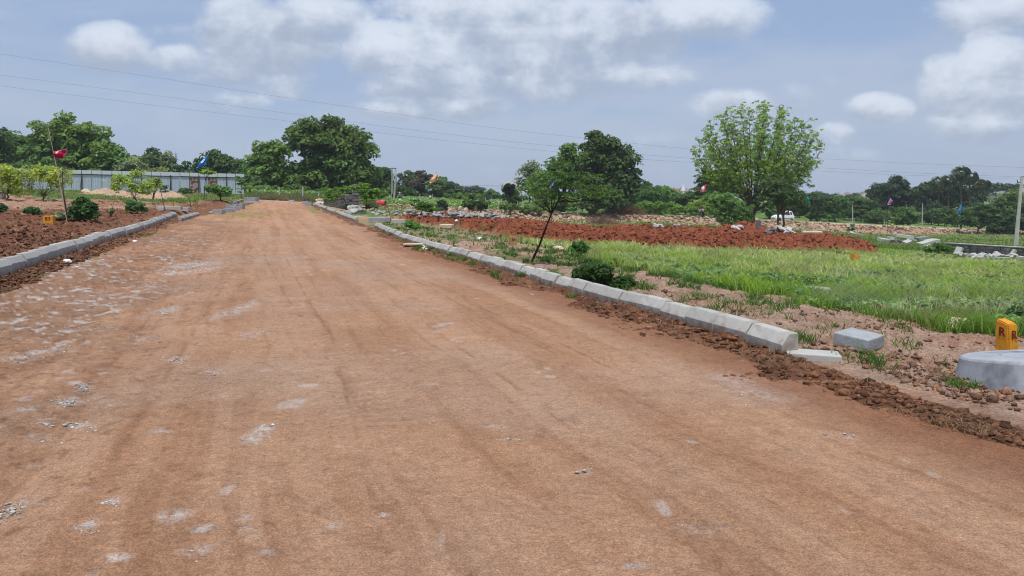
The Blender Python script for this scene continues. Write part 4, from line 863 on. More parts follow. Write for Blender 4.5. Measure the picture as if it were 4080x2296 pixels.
T('broadleaf_tree', 'bluish line of tree tops on the right skyline beyond the palms', 'tree', [(3985,750,60,14),(4040,752,50,16),(3930,765,40,16)], 260, 3990, 60, 1.3, .42, 60, G_BLUE, .2)
for i, (px, row, rx, ry, Yd, c_, lb) in enumerate(((1650,812,38,14,112,G_DARK,'round dark bush right of the pole foot'),(1870,815,24,18,104,G_DARK,'left of the two dark round bushes on the pink bank'),(1918,818,28,20,104,G_DARK,'right of the two dark round bushes on the pink bank'),(2030,825,50,12,106,(.10,.17,.04),'low green bush by the crop-field posts'),(1700,830,30,12,95,(.09,.16,.03),'low green bush behind the peach flag pole'),
    (2090,835,40,12,108,(.08,.14,.03),'low bush at the bank top left of the leaning sapling'),(2150,838,50,10,108,G_MID,'low bush on the bank directly behind the leaning sapling'),(1760,825,18,22,84,(.06,.09,.05),'grey-green spiky bush on the right of the peach flag pole'))):
    T('shrub', lb, 'shrub', [(px, row, rx, ry)], Yd, px, 34, ry*Yd/F*.5, .22, 60, c_, .05, stems=3, seed=i, trunk_parts=('stems', 'foliage'))
for i, (px, row, rx, ry, Yd, c_, lb) in enumerate(((1060,768,60,16,104,G_MID,'scrub at the foot of the dense tree left of the road end'),(1180,765,60,20,106,(.09,.15,.035),'light scrub between the two big trees past the road end'),(1300,775,60,14,104,(.08,.14,.03),'scrub left of the low dark stone wall'),(1400,775,60,16,108,G_DARK,'dark scrub under the right side of the biggest tree'),(1480,780,60,14,112,G_MID,'scrub between the biggest tree and the crossarm pole'))):
    T('shrub', lb, 'shrub', [(px, row, rx, ry)], Yd, px, 50, .6, .26, 60, c_, .05, stems=3, seed=i+40, trunk_parts=('stems', 'foliage'))
# continuous belts of undergrowth
FB = []
_r = random.Random(77)
for i in range(46):
    px = 2480+i*64+_r.uniform(-15, 15); top = float(np.interp(px, [2480, 2700, 2900, 3100, 3300, 3600, 3900, 4150], [790, 800, 800, 815, 822, 828, 835, 850])); bot = float(np.interp(px, [2480, 3100, 3400, 3900, 4150], [850, 872, 884, 903, 915])); FB.append((px, top, bot, _r.uniform(150, 172), _r.choice((G_DARK, G_MID, (.06, .12, .03), (.08, .15, .035))), _r.choice(('scrubby thorn bush in the continuous green belt behind the right-hand bank',))))
for i in range(14):
    px = 1440+i*48+_r.uniform(-12, 12); FB.append((px, float(np.interp(px, [1440, 1560, 1750, 1900, 2100], [715, 735, 752, 775, 770]))+_r.uniform(-6, 10), 800, _r.uniform(158, 190), _r.choice((G_DARK, G_BLUE, G_MID, (.055, .10, .03))), 'dark bush in the continuous tree belt beyond the crop field'))
for i in range(16):
    px = 30+i*66+_r.uniform(-12, 12); FB.append((px, float(np.interp(px, [0, 400, 700, 1000], [640, 680, 712, 700]))+_r.uniform(-8, 12), 768, _r.uniform(106, 112), _r.choice((G_DARK, G_MID, (.055, .10, .03))), 'leafy undergrowth bush behind the metal sheet fence'))
for (px, top, bot, Yd, c_, lb) in FB:
    ry = (bot-top)/2; T('bush', lb, 'bush', [(px, top+ry, 44, ry)], Yd, px, 46, ry*Yd/F*.42, .3, 52, c_, .08, stems=2, trunk_parts=('stems', 'foliage'), group='bushes: '+lb[:40].strip(), mains=4)
# ------------------------------------------------------------------ the open feathery tree
def open_tree():
    r = random.Random(5); Y = 98; root = gpt(3000, Y, -.1); e = empty('open_crowned_tree', root, 'large open-crowned tree with many upswept bare limbs left of the white car', 'tree')
    k = Y/F; b = MB(); H0 = at(3000, 790, Y).z-root.z
    b.tube([(0, 0, -.3), (-.05, 0, .6), (.1, 0, H0*.6), (0, 0, H0)], [.36, .28, .24, .20], 9)
    tips = []
    cen = at(3010, 650, Y)-root
    rx, rz = 234*k, 213*k; NT = 62
    for q in range(NT):
        zz = 1-(q+.5)/NT*1.42; aa = q*2.39996+r.uniform(-.15, .15); hr = math.sqrt(max(0, 1-zz*zz)); dirn = Vector((math.cos(aa)*hr, math.sin(aa)*hr, zz))
        tgt = cen+Vector((dirn.x*rx, dirn.y*rx*.9, dirn.z*rz))*r.uniform(.84, 1.02)
        st0 = Vector((0, 0, H0*r.uniform(.45, 1.0))); mid = st0.lerp(tgt, .45)+Vector((dirn.x*1.0, dirn.y*1.0, -.5 if zz < .3 else .2)); pts = bez(st0, mid, tgt, 7)
        b.tube(pts, [.085*(1-t/7)**.8+.016 for t in range(8)], 5, cap=False)
        for j in range(3, 8):
            for s_ in range(4):
                p = pts[j]; dirv = (pts[j]-pts[j-1]).normalized()+Vector((r.gauss(0, .5), r.gauss(0, .5), r.gauss(.2, .35))); dirv.normalize(); ln = r.uniform(.7, 1.9); p2 = p+dirv*ln
                dd = p2-cen; q_ = (dd.x/rx)**2+(dd.y/rx)**2+(dd.z/rz)**2
                if q_ > 1.15: p2 = cen+dd*(1.07/math.sqrt(q_))
                b.tube([p, p2], [.028, .010], 3, cap=False)
                for u_ in range(3):
                    p3 = p.lerp(p2, r.uniform(.35, 1)); p4 = p3+Vector((r.gauss(0, .3), r.gauss(0, .3), r.gauss(.22, .3))); tips.append((p4, r.uniform(.16, .40)))
    # low drooping outer twigs
    for (px, row) in ((2770,700),(2755,705),(2790,720),(3245,745),(3225,735),(3260,520),(3270,590),(3240,470)):
        p = at(px, row, Y)-root; s0_ = cen.lerp(p, .55); b.tube([s0_, s0_.lerp(p, .6)+Vector((0, 0, .2)), p], [.05, .03, .01], 4, cap=False)
        for u_ in range(5): tips.append((s0_.lerp(p, r.uniform(.5, 1))+Vector((r.gauss(0, .2), r.gauss(0, .2), r.gauss(0, .2))), .25))
    b.build('trunk', M['bark'], e)
    V, Fc, cc = leaves([tuple(t[0]) for t in tips], [t[1] for t in tips], 19, .135, (.16, .25, .042), .4, .7, .5, 9, .1, .3, 1.7)
    link('crown', fmesh('crown', V, Fc, cc), M['leaf'], e); print('open tree tips', len(tips))
open_tree()
T('shrub', 'large bright feathery bush in front of the open-crowned tree trunk', 'shrub', [(2900,835,75,55),(2870,800,60,35),(2930,880,70,30),(2960,850,50,45)], 88, 2925, 150, .45, .16, 75, (.10, .18, .04), .06, stems=6, trunk_parts=('stems', 'foliage'), mains=5, var=.4)
T('twin_stem_tree', 'small dark tree with two thin stems in front of the white car', 'tree', [(3110,775,85,50),(3080,745,60,40),(3150,785,60,35),(3060,800,45,32)], 74, 3106, 130, .42, .16, 34, (.06, .10, .03), .13, stems=2, fork=.5, mains=9)
# ------------------------------------------------------------------ leaning roadside sapling
def sapling():
    Y = 18.0; root = hit(2117, 1052); Y = root.y; e = empty('leaning_sapling', root, 'slender leaning sapling with flat layered leaves on the right verge', 'tree')
    P_ = lambda px, row, dy=0: at(px, row, Y+dy)-root
    b = MB(); main = [P_(2112, 1062), P_(2120, 1040), P_(2150, 975), P_(2178, 900), P_(2198, 850), P_(2222, 805)]; b.tube(main, [.040, .032, .027, .022, .019, .016], 8)
    b.tube([P_(2135, 1003), P_(2150, 1004), P_(2160, 1008)], [.012, .008, .004], 5); b.tube([P_(2137, 1005), P_(2130, 998)], [.014, .008], 5)
    r = random.Random(3); lim = []
    for (px, row, dy) in ((2120,790,.3),(2150,770,-.3),(2070,760,0),(2215,760,.4),(2280,790,-.4),(2350,790,.2),(2420,790,0),(2240,700,0),(2300,660,.1),(2335,615,0),(2385,740,.3),(2440,760,-.2),(2200,720,-.4),(2140,730,.5)):
        a = main[-1] if px > 2215 else main[-2]; t_ = P_(px, row, dy); pts = bez(a, a.lerp(t_, .5)+Vector((0, 0, -.05+.1*(row < 700))), t_, 6); b.tube(pts, [.013-.0017*i for i in range(7)], 5, cap=False); lim.append(pts)
    b.build('trunk', M['barkd'], e)
    C = []; R = []
    for (px, row, rx, ry, n) in ((2200,775,115,12,43),(2310,780,130,14,50),(2130,760,80,10,24),(2280,735,110,10,39),(2220,700,90,14,33),(2330,705,80,12,24),(2250,655,55,16,21),(2320,625,25,18,7),(2400,775,70,10,24),(2180,730,90,10,24),(2380,750,60,10,18)):
        for i in range(n):
            a = r.uniform(0, 6.28); q = math.sqrt(r.random()); C.append(tuple(P_(px+rx*q*math.cos(a), row+ry*r.uniform(-1, 1), math.sin(a)*q*.75))); R.append(r.uniform(.06, .15))
    V, Fc, cc = leaves(C, R, 13, .040, (.055, .11, .022), .8, .45, .5, 4, .05, .25, 1.9)
    link('crown', fmesh('crown', V, Fc, cc), M['leaf'], e)
    for c in C[::3]: pass
sapling()
def stake_tree(px, row, Y_, crown, col, label, nl=50, lean=0, r0=.03, R=.16, leaf=.09, nper=34, zs=.4):
    root = hit(px, row); Y = root.y
    return plant('young_tree', label, 'tree', crown, Y, root, nl, R, leaf, nper, col, r0, fork=.7, mains=6, zs=zs, bark='barkd', up=.8, tipk=.006)
stake_tree(1393, 838, 0, [(1310,765,45,10),(1350,775,50,10),(1320,790,40,14),(1360,755,40,8)], (.13, .24, .03), 'left bright flat-topped young tree before the low dark wall', 80)
stake_tree(1458, 852, 0, [(1460,760,60,10),(1480,775,45,14),(1420,750,45,9),(1465,790,35,14),(1450,735,25,8)], (.12, .22, .03), 'right bright flat-topped young tree beside the low dark wall', 110)
stake_tree(1428, 820, 0, [(1400,745,35,8),(1440,750,35,10)], (.12, .22, .03), 'slim young tree between the two flat-topped young trees', 40)
stake_tree(1672, 875, 0, [(1690,830,50,10),(1720,835,40,9),(1690,815,35,10)], (.08, .17, .03), 'leaning young tree behind the loose pale kerb stones', 60)
stake_tree(960, 795, 0, [(965,720,32,8),(955,705,22,8),(970,735,35,6),(965,752,28,4),(960,768,20,4)], (.09, .18, .03), 'thin layered young tree at the right end of the sheet fence', 55)
stake_tree(812, 800, 0, [(825,690,35,7),(835,682,25,6)], (.16, .28, .03), 'young tree whose light top shows above the fence under the blue flag', 26)
stake_tree(3640-0, 925, 0, [(3395,912,14,12),(3388,925,14,8)], (.06, .12, .03), 'small green shoot on the right tip of the red heap', 18) if False else None
# ------------------------------------------------------------------ left verge plants
def shrub_at(px, row, ells, col, label, nl=60, R=.22, leaf=.09, nper=40, stems=4, r0=.022, zs=.7, name='shrub', fork=.35, **k):
    root = hit(px, row); return plant(name, label, 'shrub', ells, root.y, root, nl, R, leaf, nper, col, r0, fork=fork, mains=5, stems=stems, trunk_parts=('stems', 'foliage'), zs=zs, tipk=.006, spread=.02, **k)
YG = (.24, .31, .05)
shrub_at(30, 800, [(15,715,60,55),(60,730,45,55),(30,690,55,25),(75,770,22,22)], YG, 'bushy yellow-green shrub at the left edge before the fence', 200, .30, .10, 15, zs=1, shell=.85, fork=.12, stems=6, r0=.02)
shrub_at(172, 800, [(165,705,75,42),(120,700,45,35),(225,715,50,45),(180,680,65,15),(240,745,30,22),(110,755,25,25),(265,700,25,20)], YG, 'airy yellow-green shrub with spreading dark stems beside the flag stick', 230, .26, .10, 12, stems=7, r0=.018, zs=1, shell=.9, fork=.12)
shrub_at(545, 808, [(480,720,55,24),(540,695,40,18),(560,760,50,25),(460,755,25,20),(590,745,30,25),(530,740,40,25)], (.22, .31, .05), 'yellow-green shrub in front of the sand heaps', 200, .26, .10, 13, stems=5, r0=.016, zs=1, shell=.9, fork=.15)
shrub_at(610, 800, [(615,720,25,14),(620,745,22,20)], (.2, .28, .05), 'thin yellow-green shrub right of the sand-heap shrub', 26, .25, .11, 30)
shrub_at(330, 880, [(330,835,42,38),(345,860,40,20),(310,860,28,20)], (.035, .085, .02), 'dense dark green bush on the left churned soil', 110, .17, .10, 55)
shrub_at(130, 856, [(128,842,22,12),(145,848,14,7)], (.04, .095, .025), 'low dark green plant left of the dense bush', 26, .13, .09, 40)
shrub_at(5, 850, [(2,835,16,16)], (.04, .095, .025), 'dark green plant at the left edge on the sandy soil', 18, .13, .09, 40)
shrub_at(548, 852, [(548,828,44,22),(530,815,30,14)], (.06, .13, .035), 'loose green bush right of the dense dark bush', 70, .16, .08, 34)
shrub_at(230, 878, [(235,862,25,16)], (.20, .23, .12), 'pale wispy weed behind the 83 marker', 24, .12, .06, 30)
shrub_at(440, 862, [(442,842,10,10)], (.16, .17, .08), 'dry spiky weed between the two bushes', 10, .1, .09, 20)
shrub_at(880, 800, [(880,765,35,18),(850,755,30,14),(900,775,22,14)], (.09, .18, .04), 'leafy bush in front of the rusty fence sheets', 70, .25, .14, 40)
shrub_at(735, 778, [(738,765,22,12)], (.05, .10, .03), 'dark bush against the fence left of the rusty sheets', 26, .25, .14, 40)
shrub_at(660, 765, [(655,750,14,8)], (.07, .13, .04), 'tiny bush against the fence above the sand heap', 14, .2, .12, 30)
shrub_at(1655, 918, [(1640,895,24,14),(1650,905,20,12)], (.08, .19, .03), 'small bright green bush on the right verge near the kerb bend', 50, .11, .07, 36)
shrub_at(2308, 1022, [(2310,988,35,22),(2300,1000,30,15)], (.06, .14, .03), 'leafy weed clump at the foot of the red heap', 70, .10, .055, 40)
shrub_at(2380, 1150, [(2385,1085,55,34),(2340,1100,60,26),(2440,1135,70,22),(2500,1150,40,10)], (.035, .075, .018), 'broad-leaved dark creeper spilling over the near kerb', 150, .075, .085, 30)
shrub_at(2224, 985, [(2224,978,12,7)], (.05, .11, .03), 'small weed behind the cream rock', 12, .06, .05, 24)
shrub_at(3390, 935, [(3395,905,16,14),(3385,920,16,10)], (.06, .12, .03), 'small shrub on the right tip of the red heap', 26, .2, .12, 34)
shrub_at(3740, 1010, [(3745,990,40,18),(3790,1005,35,14),(3700,1000,30,12)], (.07, .14, .03), 'creeping bush over the left end of the low stone wall', 60, .2, .1, 40)
shrub_at(1490, 838, [(1480,825,28,14),(1400,832,30,10)], (.06, .11, .03), 'dark weeds at the foot of the young trees', 40, .2, .1, 34)
shrub_at(4060, 1300, [(4070,1265,40,32)], (.05, .10, .03), 'dark weed clump at the right edge behind the R marker', 60, .06, .05, 40)
# thin leaning bare stems
def stem(px, row, pts, label, r=.02, twigs=6):
    root = hit(px, row); b = MB(); P_ = [at(a, c, root.y)-root for a, c in pts]; b.tube(P_, [r*(1-.6*i/(len(P_)-1)) for i in range(len(P_))], 5); q = random.Random(px)
    for i in range(twigs):
        p = P_[-2].lerp(P_[-1], q.random()); b.tube([p, p+Vector((q.uniform(-.3, .3), q.uniform(-.2, .2), q.uniform(.05, .3)))], [r*.3, r*.1], 3)
    o = b.build('bare_stem', M['bark']); o.location = root; tag(o, label, 'stem')
stem(661, 842, [(661,845),(650,810),(640,760),(628,715)], 'thin bare stem leaning left by the long white kerb stone', .03)
stem(268, 880, [(270,895),(262,830),(252,770),(248,700),(250,680)], 'pale bare sapling stem beside the maroon flag stick', .035, 10)
stem(455, 862, [(442,862),(450,820),(462,770)], 'slim bare stem left of the loose green bush', .012)
stem(762, 825, [(762,825),(755,800),(745,780)], 'short dark bare stem on the sandy verge', .03)
stem(805, 805, [(806,806),(800,760),(795,700)], 'thin dead stem in front of the fence', .02)
stem(900, 772, [(878,800),(876,760),(872,735)], 'dead reddish stem with twigs before the rusty sheet', .02, 14)
# banana-like palm sapling and low fronds
def fronds(px, row, n, L, label, name='palm_sapling', col=(.15, .26, .05), w=.28, h0=.5, Y=None):
    root = hit(px, row) if Y is None else gpt(px, Y); e = empty(name, root, label, 'palm'); r = random.Random(px); Vs = []; Fs = []
    b = MB(); b.tube([(0, 0, -.2), (0, 0, h0)], [.16, .12], 8); b.build('trunk', M['bark'], e)
    for i in range(n):
        a = i/n*6.28+r.uniform(-.3, .3); lift = r.uniform(.5, 1.3); pts = [Vector((math.cos(a)*L*t_*math.cos(lift*(1-.6*t_)), math.sin(a)*L*t_*math.cos(lift*(1-.6*t_)), h0+L*(t_*math.sin(lift)-.55*t_*t_))) for t_ in [j/10 for j in range(11)]]
        for j in range(10):
            d = (pts[j+1]-pts[j]).normalized(); sd = d.cross(Vector((0, 0, 1))).normalized()
            for sg in (-1, 1):
                for q in range(2):
                    p = pts[j].lerp(pts[j+1], q/2); wd = w*L*.5*math.sin(.35+2.6*(j+.5)/10); tip = p+sd*sg*wd+d*wd*.6-Vector((0, 0, wd*.35)); k = len(Vs); Vs += [p, p+d*.07*L*.5, tip]; Fs.append((k, k+1, k+2))
    Vs = np.array([tuple(v) for v in Vs]); c = np.tile(np.array(col), (len(Vs), 1))*(rng.uniform(.7, 1.2, (len(Vs)//3, 1)).repeat(3, 0))
    link('fronds', fmesh('fronds', Vs, np.array(Fs), c), M['leaf'], e); return e
fronds(995, 0, 11, 2.3, 'bright young coconut palm just right of the sheet fence end', Y=92, h0=.9)
fronds(1185, 0, 9, 1.6, 'small palm sapling between the two big trees', Y=100, h0=.4)
fronds(105, 0, 9, 3.0, 'young palm showing over the left part of the fence', Y=104, h0=1.2)
# ------------------------------------------------------------------ fan palms
def fan_palm(px, row, Y, rpx, label):
    top = at(px, row, Y); root = gpt(px, Y); e = empty('fan_palm', root, label, 'palm', 'fan palms on the right skyline'); h = top.z-root.z; r = random.Random(px)
    b = MB(); b.tube([(0, 0, -.3), (.1, 0, h*.5), (0, 0, h)], [.30, .2, .18], 7); b.build('trunk', M['bark'], e)
    Rr = rpx*1.35*Y/F; Vs = []; Fs = []
    for i in range(30):
        d = Vector((r.gauss(0, 1), r.gauss(0, 1), r.gauss(.05, .9))).normalized(); c = Vector((0, 0, h))+d*Rr*.55; n = d
        a = n.cross(Vector((r.random(), r.random(), .3))).normalized(); bb = n.cross(a); k0 = len(Vs)
        for j in range(13):
            an = -2.1+4.2*j/12; tip = c+(a*math.sin(an)+(d*.8+bb*.6).normalized()*math.cos(an))*Rr*.55-Vector((0, 0, .15*Rr)); k = len(Vs)
            an2 = an+.17; tip2 = c+(a*math.sin(an2)+(d*.8+bb*.6).normalized()*math.cos(an2))*Rr*.42; Vs += [c, tip, tip2]; Fs.append((k, k+1, k+2))
    Vs = np.array([tuple(v) for v in Vs]); c = np.tile(np.array((.09, .13, .055)), (len(Vs), 1))*(rng.uniform(.6, 1.4, (len(Vs)//39, 1)).repeat(39, 0))
    link('fronds', fmesh('fronds', Vs, np.array(Fs), c), M['leaf'], e)
for (px, row, rp, lb) in ((3592,738,22,'fan palm rising from the big dark dome tree'),(3692,748,24,'leftmost fan palm of the row above the dark trees'),(3738,728,24,'second fan palm from the left in the row'),(3777,724,26,'third fan palm from the left in the row'),(3828,692,28,'tallest fan palm of the row'),(3862,705,26,'fan palm just right of the tallest one with a visible trunk'),(3916,738,24,'rightmost lone fan palm by the pink boulders')):
    fan_palm(px, row, 188, rp, lb)
# ------------------------------------------------------------------ dry brush pile
def brush(px, row, w, h, n, label, col='drybrush'):
    root = gpt(px, 118) if row is None else hit(px, row); b = MB(); r = random.Random(px); k = root.y/F
    for i in range(n):
        p = Vector((r.gauss(0, .42)*w*k, r.gauss(0, .3)*w*k, 0)); hz = h*k*max(.15, 1-(abs(p.x)/(w*k))**1.5)*r.random(); p.z = hz*.5; d = Vector((r.gauss(0, 1), r.gauss(0, 1), r.gauss(.5, .6))).normalized()*r.uniform(.5, 1.5)
        q = p+d; q.z = max(.03, min(q.z, hz+.9)); m_ = p.lerp(q, .5)+Vector((r.gauss(0, .15), r.gauss(0, .15), r.gauss(.1, .12))); rr = r.uniform(.008, .03); b.tube([p, m_, q], [rr, rr*.7, rr*.3], 3, cap=False)
    o = b.build('brush_pile', M[col]); o.location = root; return tag(o, label, 'brush pile')
M['drybrush'] = mat('dry_twigs', (.20, .13, .10), .9, .4, 1.5, .1, stain=((.26, .14, .07), 1, .5, .62))
brush(2480, None, 95, 75, 2300, 'large pile of dry brown brushwood beside the pink bank')
brush(2400, 896, 60, 26, 420, 'low spread of dry twigs left of the big brushwood pile')
# ------------------------------------------------------------------ rubble and low walls
rk = [rock_mesh(.5, i, .75) for i in range(8)]
def rubble(n, fpx, frow, size, label, group, m_='stone', up=.2):
    r = random.Random(n); ms = []
    for q in rk:
        me = q.copy(); me.materials.append(M[m_]); ms.append(me)
    for i in range(n):
        px = fpx(r); row = frow(px, r); p = hit(px, row); sc = r.uniform(*size); o = bpy.data.objects.new('rubble_stone', r.choice(ms)); COL.objects.link(o)
        o.location = p+Vector((0, 0, up*sc*r.random()*2)); o.scale = (sc*r.uniform(.8, 1.5), sc*r.uniform(.7, 1.1), sc*r.uniform(.6, 1)); o.rotation_euler = (r.uniform(-.4, .4), r.uniform(-.4, .4), r.uniform(0, 6.3)); tag(o, label, 'stone', group)
rubble(50, lambda r: r.uniform(1470, 1800), lambda p, r: 846+(p-1470)*.06+r.uniform(-8, 10), (.18, .42), 'grey rubble stone in the long heap behind the red soil', 'grey rubble behind the red soil')
rubble(26, lambda r: r.uniform(1800, 2010), lambda p, r: 866+r.uniform(-3, 5), (.25, .6), 'scattered pale stone between the pink bank and the red heap', 'scattered stones below the pink bank')
rubble(16, lambda r: r.uniform(1330, 1372), lambda p, r: 817+r.uniform(-4, 4), (.35, .7), 'white stone heaped before the low dark wall', 'white stones before the dark wall', 'conc')
rubble(9, lambda r: r.uniform(1262, 1300), lambda p, r: 812+r.uniform(-6, 3), (.4, .9), 'tan stone at the far right corner of the road', 'tan stones at the road corner', 'creamrock')
rubble(9, lambda r: r.uniform(1395, 1445), lambda p, r: 850+r.uniform(-4, 4), (.4, 1.0), 'whitish flat stone beside the far right kerb', 'whitish stones beside the far kerb', 'conc')
rubble(14, lambda r: r.uniform(2610, 2755), lambda p, r: 903+r.uniform(-3, 3), (.12, .34), 'pale slab fragment behind the red heap near the two people', 'pale fragments behind the red heap', 'conc', .1)
rubble(4, lambda r: r.uniform(2910, 2965), lambda p, r: 909+r.uniform(-2, 3), (.25, .5), 'pale stone at the foot of the feathery bush', 'pale stones under the feathery bush', 'conc', .1)
rubble(30, lambda r: r.uniform(3815, 4110), lambda p, r: 1026+(p-3815)*.03+r.uniform(-7, 6), (.22, .5), 'pale rough stone in the rubble at the foot of the low squared-stone wall', 'pale rubble before the low wall', 'conc', .3)
rubble(9, lambda r: r.uniform(3060, 3090), lambda p, r: 926+r.uniform(-3, 3), (.3, .6), 'dark grey stone on the red heap left of the twin stems', 'dark stones on the red heap', 'dstone', .1)
def slab(px, row, dims, rot, label, m_='conc', up=0, Y=None, name='broken_slab'):
    p = hit(px, row) if Y is None else at(px, row, Y); p.z += up; return block(name, label, 'broken slab', p, dims, M[m_], rot)
slab(3120, 925, (.8, .55, .1), (.5, .3, .4), 'grey slab leaning at the foot of the twin-stemmed tree', 'conc', .05)
slab(3140, 928, (.7, .35, .1), (.2, -.6, .8), 'grey slab propped steeply right of the twin stems', 'conc', .05)
slab(3128, 920, (.55, .45, .1), (.9, .1, .2), 'upper tilted slab in the slab heap by the twin stems', 'conc', .05)
slab(3150, 930, (.6, .25, .09), (.1, .45, -.5), 'narrow slab sliding right from the slab heap', 'conc', .05)
slab(3020, 912, (.28, .22, .5), (.05, .1, .1), 'upright grey stone standing behind the red heap peak', 'dstone')
for i, (px, row, d, rt, lb) in enumerate(((3395,938,(.8,.5,.14),(.7,.3,.3),'upper white slab at the red heap right tip'),(3408,945,(.7,.5,.15),(.3,.2,.9),'lower white slab at the red heap right tip'),(3425,947,(.7,.5,.2),(.1,.2,.2),'grey slab right of the white slabs on the heap tip'))): slab(px, row, d, rt, lb, 'conc', .3)
# slabs between the red heap tip and the low stone wall
for i, (px, row, d, rt, lb, up, mm) in enumerate(((3518,968,(1.0,.7,.3),(.2,.1,.2),'pale rough stone leftmost in the row of broken slabs',.1,'conc'),(3542,966,(.6,.2,.5),(.1,.1,.4),'first ribbed grey block in the row of broken slabs',.1,'conc'),(3556,968,(.5,.4,.45),(.2,.3,.6),'second grey block left of the thick long slab',.1,'conc'),
    (3598,962,(1.9,1.2,.30),(.04,.12,-.12),'thick long slab lying on top of the slab row',.42,'conc'),(3575,974,(.9,.8,.4),(0,0,.1),'dark block carrying the left end of the thick long slab',0,'dstone'),(3605,976,(.9,.8,.4),(0,0,-.1),'dark block carrying the middle of the thick long slab',0,'dstone'),(3615,976,(.7,.5,.22),(.3,-.3,.3),'pale slab leaning under the right end of the thick slab',.15,'conc'),(3632,968,(.8,.6,.2),(.1,.3,.2),'pale slab at the right end of the thick slab',.25,'conc'),
    (3672,968,(1.2,.7,.25),(.05,-.15,.15),'dark tilted slab starting the second cluster',.35,'stone'),(3682,980,(1.1,.7,.2),(.1,-.2,.25),'pale slab below the dark tilted slab',.15,'conc'),(3690,988,(1.2,.6,.16),(.05,-.15,.2),'flat pale slab lowest in the second cluster',0,'conc'),(3712,980,(1.2,.9,.3),(.05,-.12,.4),'thick squared slab at the right of the second cluster',.25,'conc'))):
    slab(px, row, d, rt, lb, mm, up)
# low squared-stone wall
def low_wall(name, label, p0, p1, h, courses, m_, cap=None, wd=.45, seed=0, ragged=0):
    e = empty(name, p0, label, 'stone wall'); d = p1-p0; Lh = math.hypot(d.x, d.y); ang = math.atan2(d.y, d.x); e.rotation_euler.z = ang; r = random.Random(seed); b = MB(); slope = d.z/Lh
    for c in range(courses):
        xx = 0
        while xx < Lh:
            w = r.uniform(.25, .5); hh = h/courses
            if not (ragged and c == courses-1 and r.random() < ragged): b.box((xx+w/2, r.uniform(-.03, .03), slope*xx+hh*(c+.5)), (w-.03, wd, hh-.03), Matrix.Rotation(r.gauss(0, .02), 3, 'Y') , .92)
            xx += w
    b.build('masonry', M[m_], e, bevel=.02)
    b = MB(); b.box((Lh/2, 0, slope*Lh/2+h/2-.02), (Lh-.1, wd*.8, h*.9), Matrix.Rotation(-math.atan(slope), 3, 'Y')); b.build('mortar_core', M['dstone'], e)
    if cap: b = MB(); b.box((Lh/2, 0, slope*Lh/2+h+.04), (Lh, wd+.04, .05), Matrix.Rotation(-math.atan(slope), 3, 'Y')); b.build('coping', M[cap], e, bevel=.01)
    return e
def wp(px, row): return hit(px, row)
a = hit(3775, 1008); c_ = hit(4180, 1042); low_wall('low_stone_wall', 'low squared-stone wall with pale coping at the right behind the tall grass', a, c_, .58, 3, 'masonw', 'conc') if 'masonw' in M else None
M['masonw'] = mat('grey_masonry', (.20, .165, .15), .9, .3, 1.8, .2, bump=.02, stain=((.34, .33, .32), 1.2, .5, .7))
low_wall('low_stone_wall', 'low squared-stone wall with pale coping at the right behind the tall grass', a, c_, .60, 3, 'masonw', 'conc', seed=2, wd=.4)
a = hit(1300, 818); c_ = hit(1405, 836); low_wall('dark_stone_wall', 'low dark ruined stone wall between the road end and the young trees', a, c_, 1.15, 6, 'dstone', seed=4, ragged=.4, wd=.6)
a = hit(1405, 838); c_ = hit(1424, 838); low_wall('dark_stone_pier', 'taller dark broken stone pier at the right end of the ruined wall', a, c_, 2.0, 9, 'dstone', seed=5, ragged=.5, wd=.6)
for i, (px, row, d, rt, lb) in enumerate(((3812,1015,(.22,.5,.65),(.1,.5,.4),'ribbed white block leaning on the left of the low wall'),(3832,1020,(.45,.3,.22),(.4,.5,.5),'small dark-faced block in front of the low wall'),(3865,1022,(.5,.3,.18),(.1,.1,.2),'pale block at the foot of the low wall, left part'),(3890,1024,(.45,.3,.16),(.2,-.2,.4),'second pale block at the foot of the low wall'),(3925,1022,(.4,.25,.16),(.1,.3,.1),'third small pale block at the wall foot'),
    (3950,1026,(.75,.3,.13),(.2,-.45,.2),'white slab leaning up to the right before the wall'),(3975,1024,(.3,.3,.3),(.1,.3,.6),'small white block between the leaning slabs'),(3990,1034,(1.1,.4,.14),(.0,.05,.1),'long dark-shadowed slab low in front of the wall'),(4000,1020,(.25,.2,.65),(.1,.9,.3),'ribbed pale block leaning right against the wall'),(4020,1030,(.2,.25,.75),(.1,.6,.1),'second ribbed pale block near the right edge'),(4050,1022,(.9,.4,.2),(.1,.15,-.2),'white slab on the wall near the right edge'),(4065,1040,(.5,.35,.3),(.2,.1,.3),'rough grey block at the right edge below the wall'),(3905,1030,(.5,.3,.12),(.1,.0,.1),'flat pale chip lowest at the wall foot'))):
    slab(px, row+4, (d[0]*.75, d[1]*.75, d[2]*.75), rt, lb, 'conc', .05)
# ------------------------------------------------------------------ hills, boulders, temple
M['hill'] = mat_attr('hill', scales=((.02, .2), (.1, .3)), bump=((.1, .5),))
def hill(name, px0, px1, rows, Y, depth, label=None):
    n = 60; V = []; c = []
    for j in range(9):
        for i in range(n+1):
            px = px0+(px1-px0)*i/n; top = np.interp(px, [r[0] for r in rows], [r[1] for r in rows]); t_ = j/8; z1 = CAMH-(top-HY)*Y/F; z0 = -8
            zz = z0+(z1-z0)*math.sin(t_*math.pi)**.7; Yj = Y+(t_-.5)*depth; V.append(((px-CX)/F*Yj, Yj, zz+8*(vn(np.array([i*.7]), np.array([j*1.7]), 3)[0]-.5)*math.sin(t_*math.pi))); c.append((.07, .10, .06) if vn(np.array([i*.9]), np.array([j*1.3]), 8)[0] < .62 else (.30, .24, .2))
    o = link(name, fmesh(name, np.array(V), gridfaces(9, n+1, False)[:, ::-1], np.array(c), True), M['hill']); return tag(o, kind='structure')
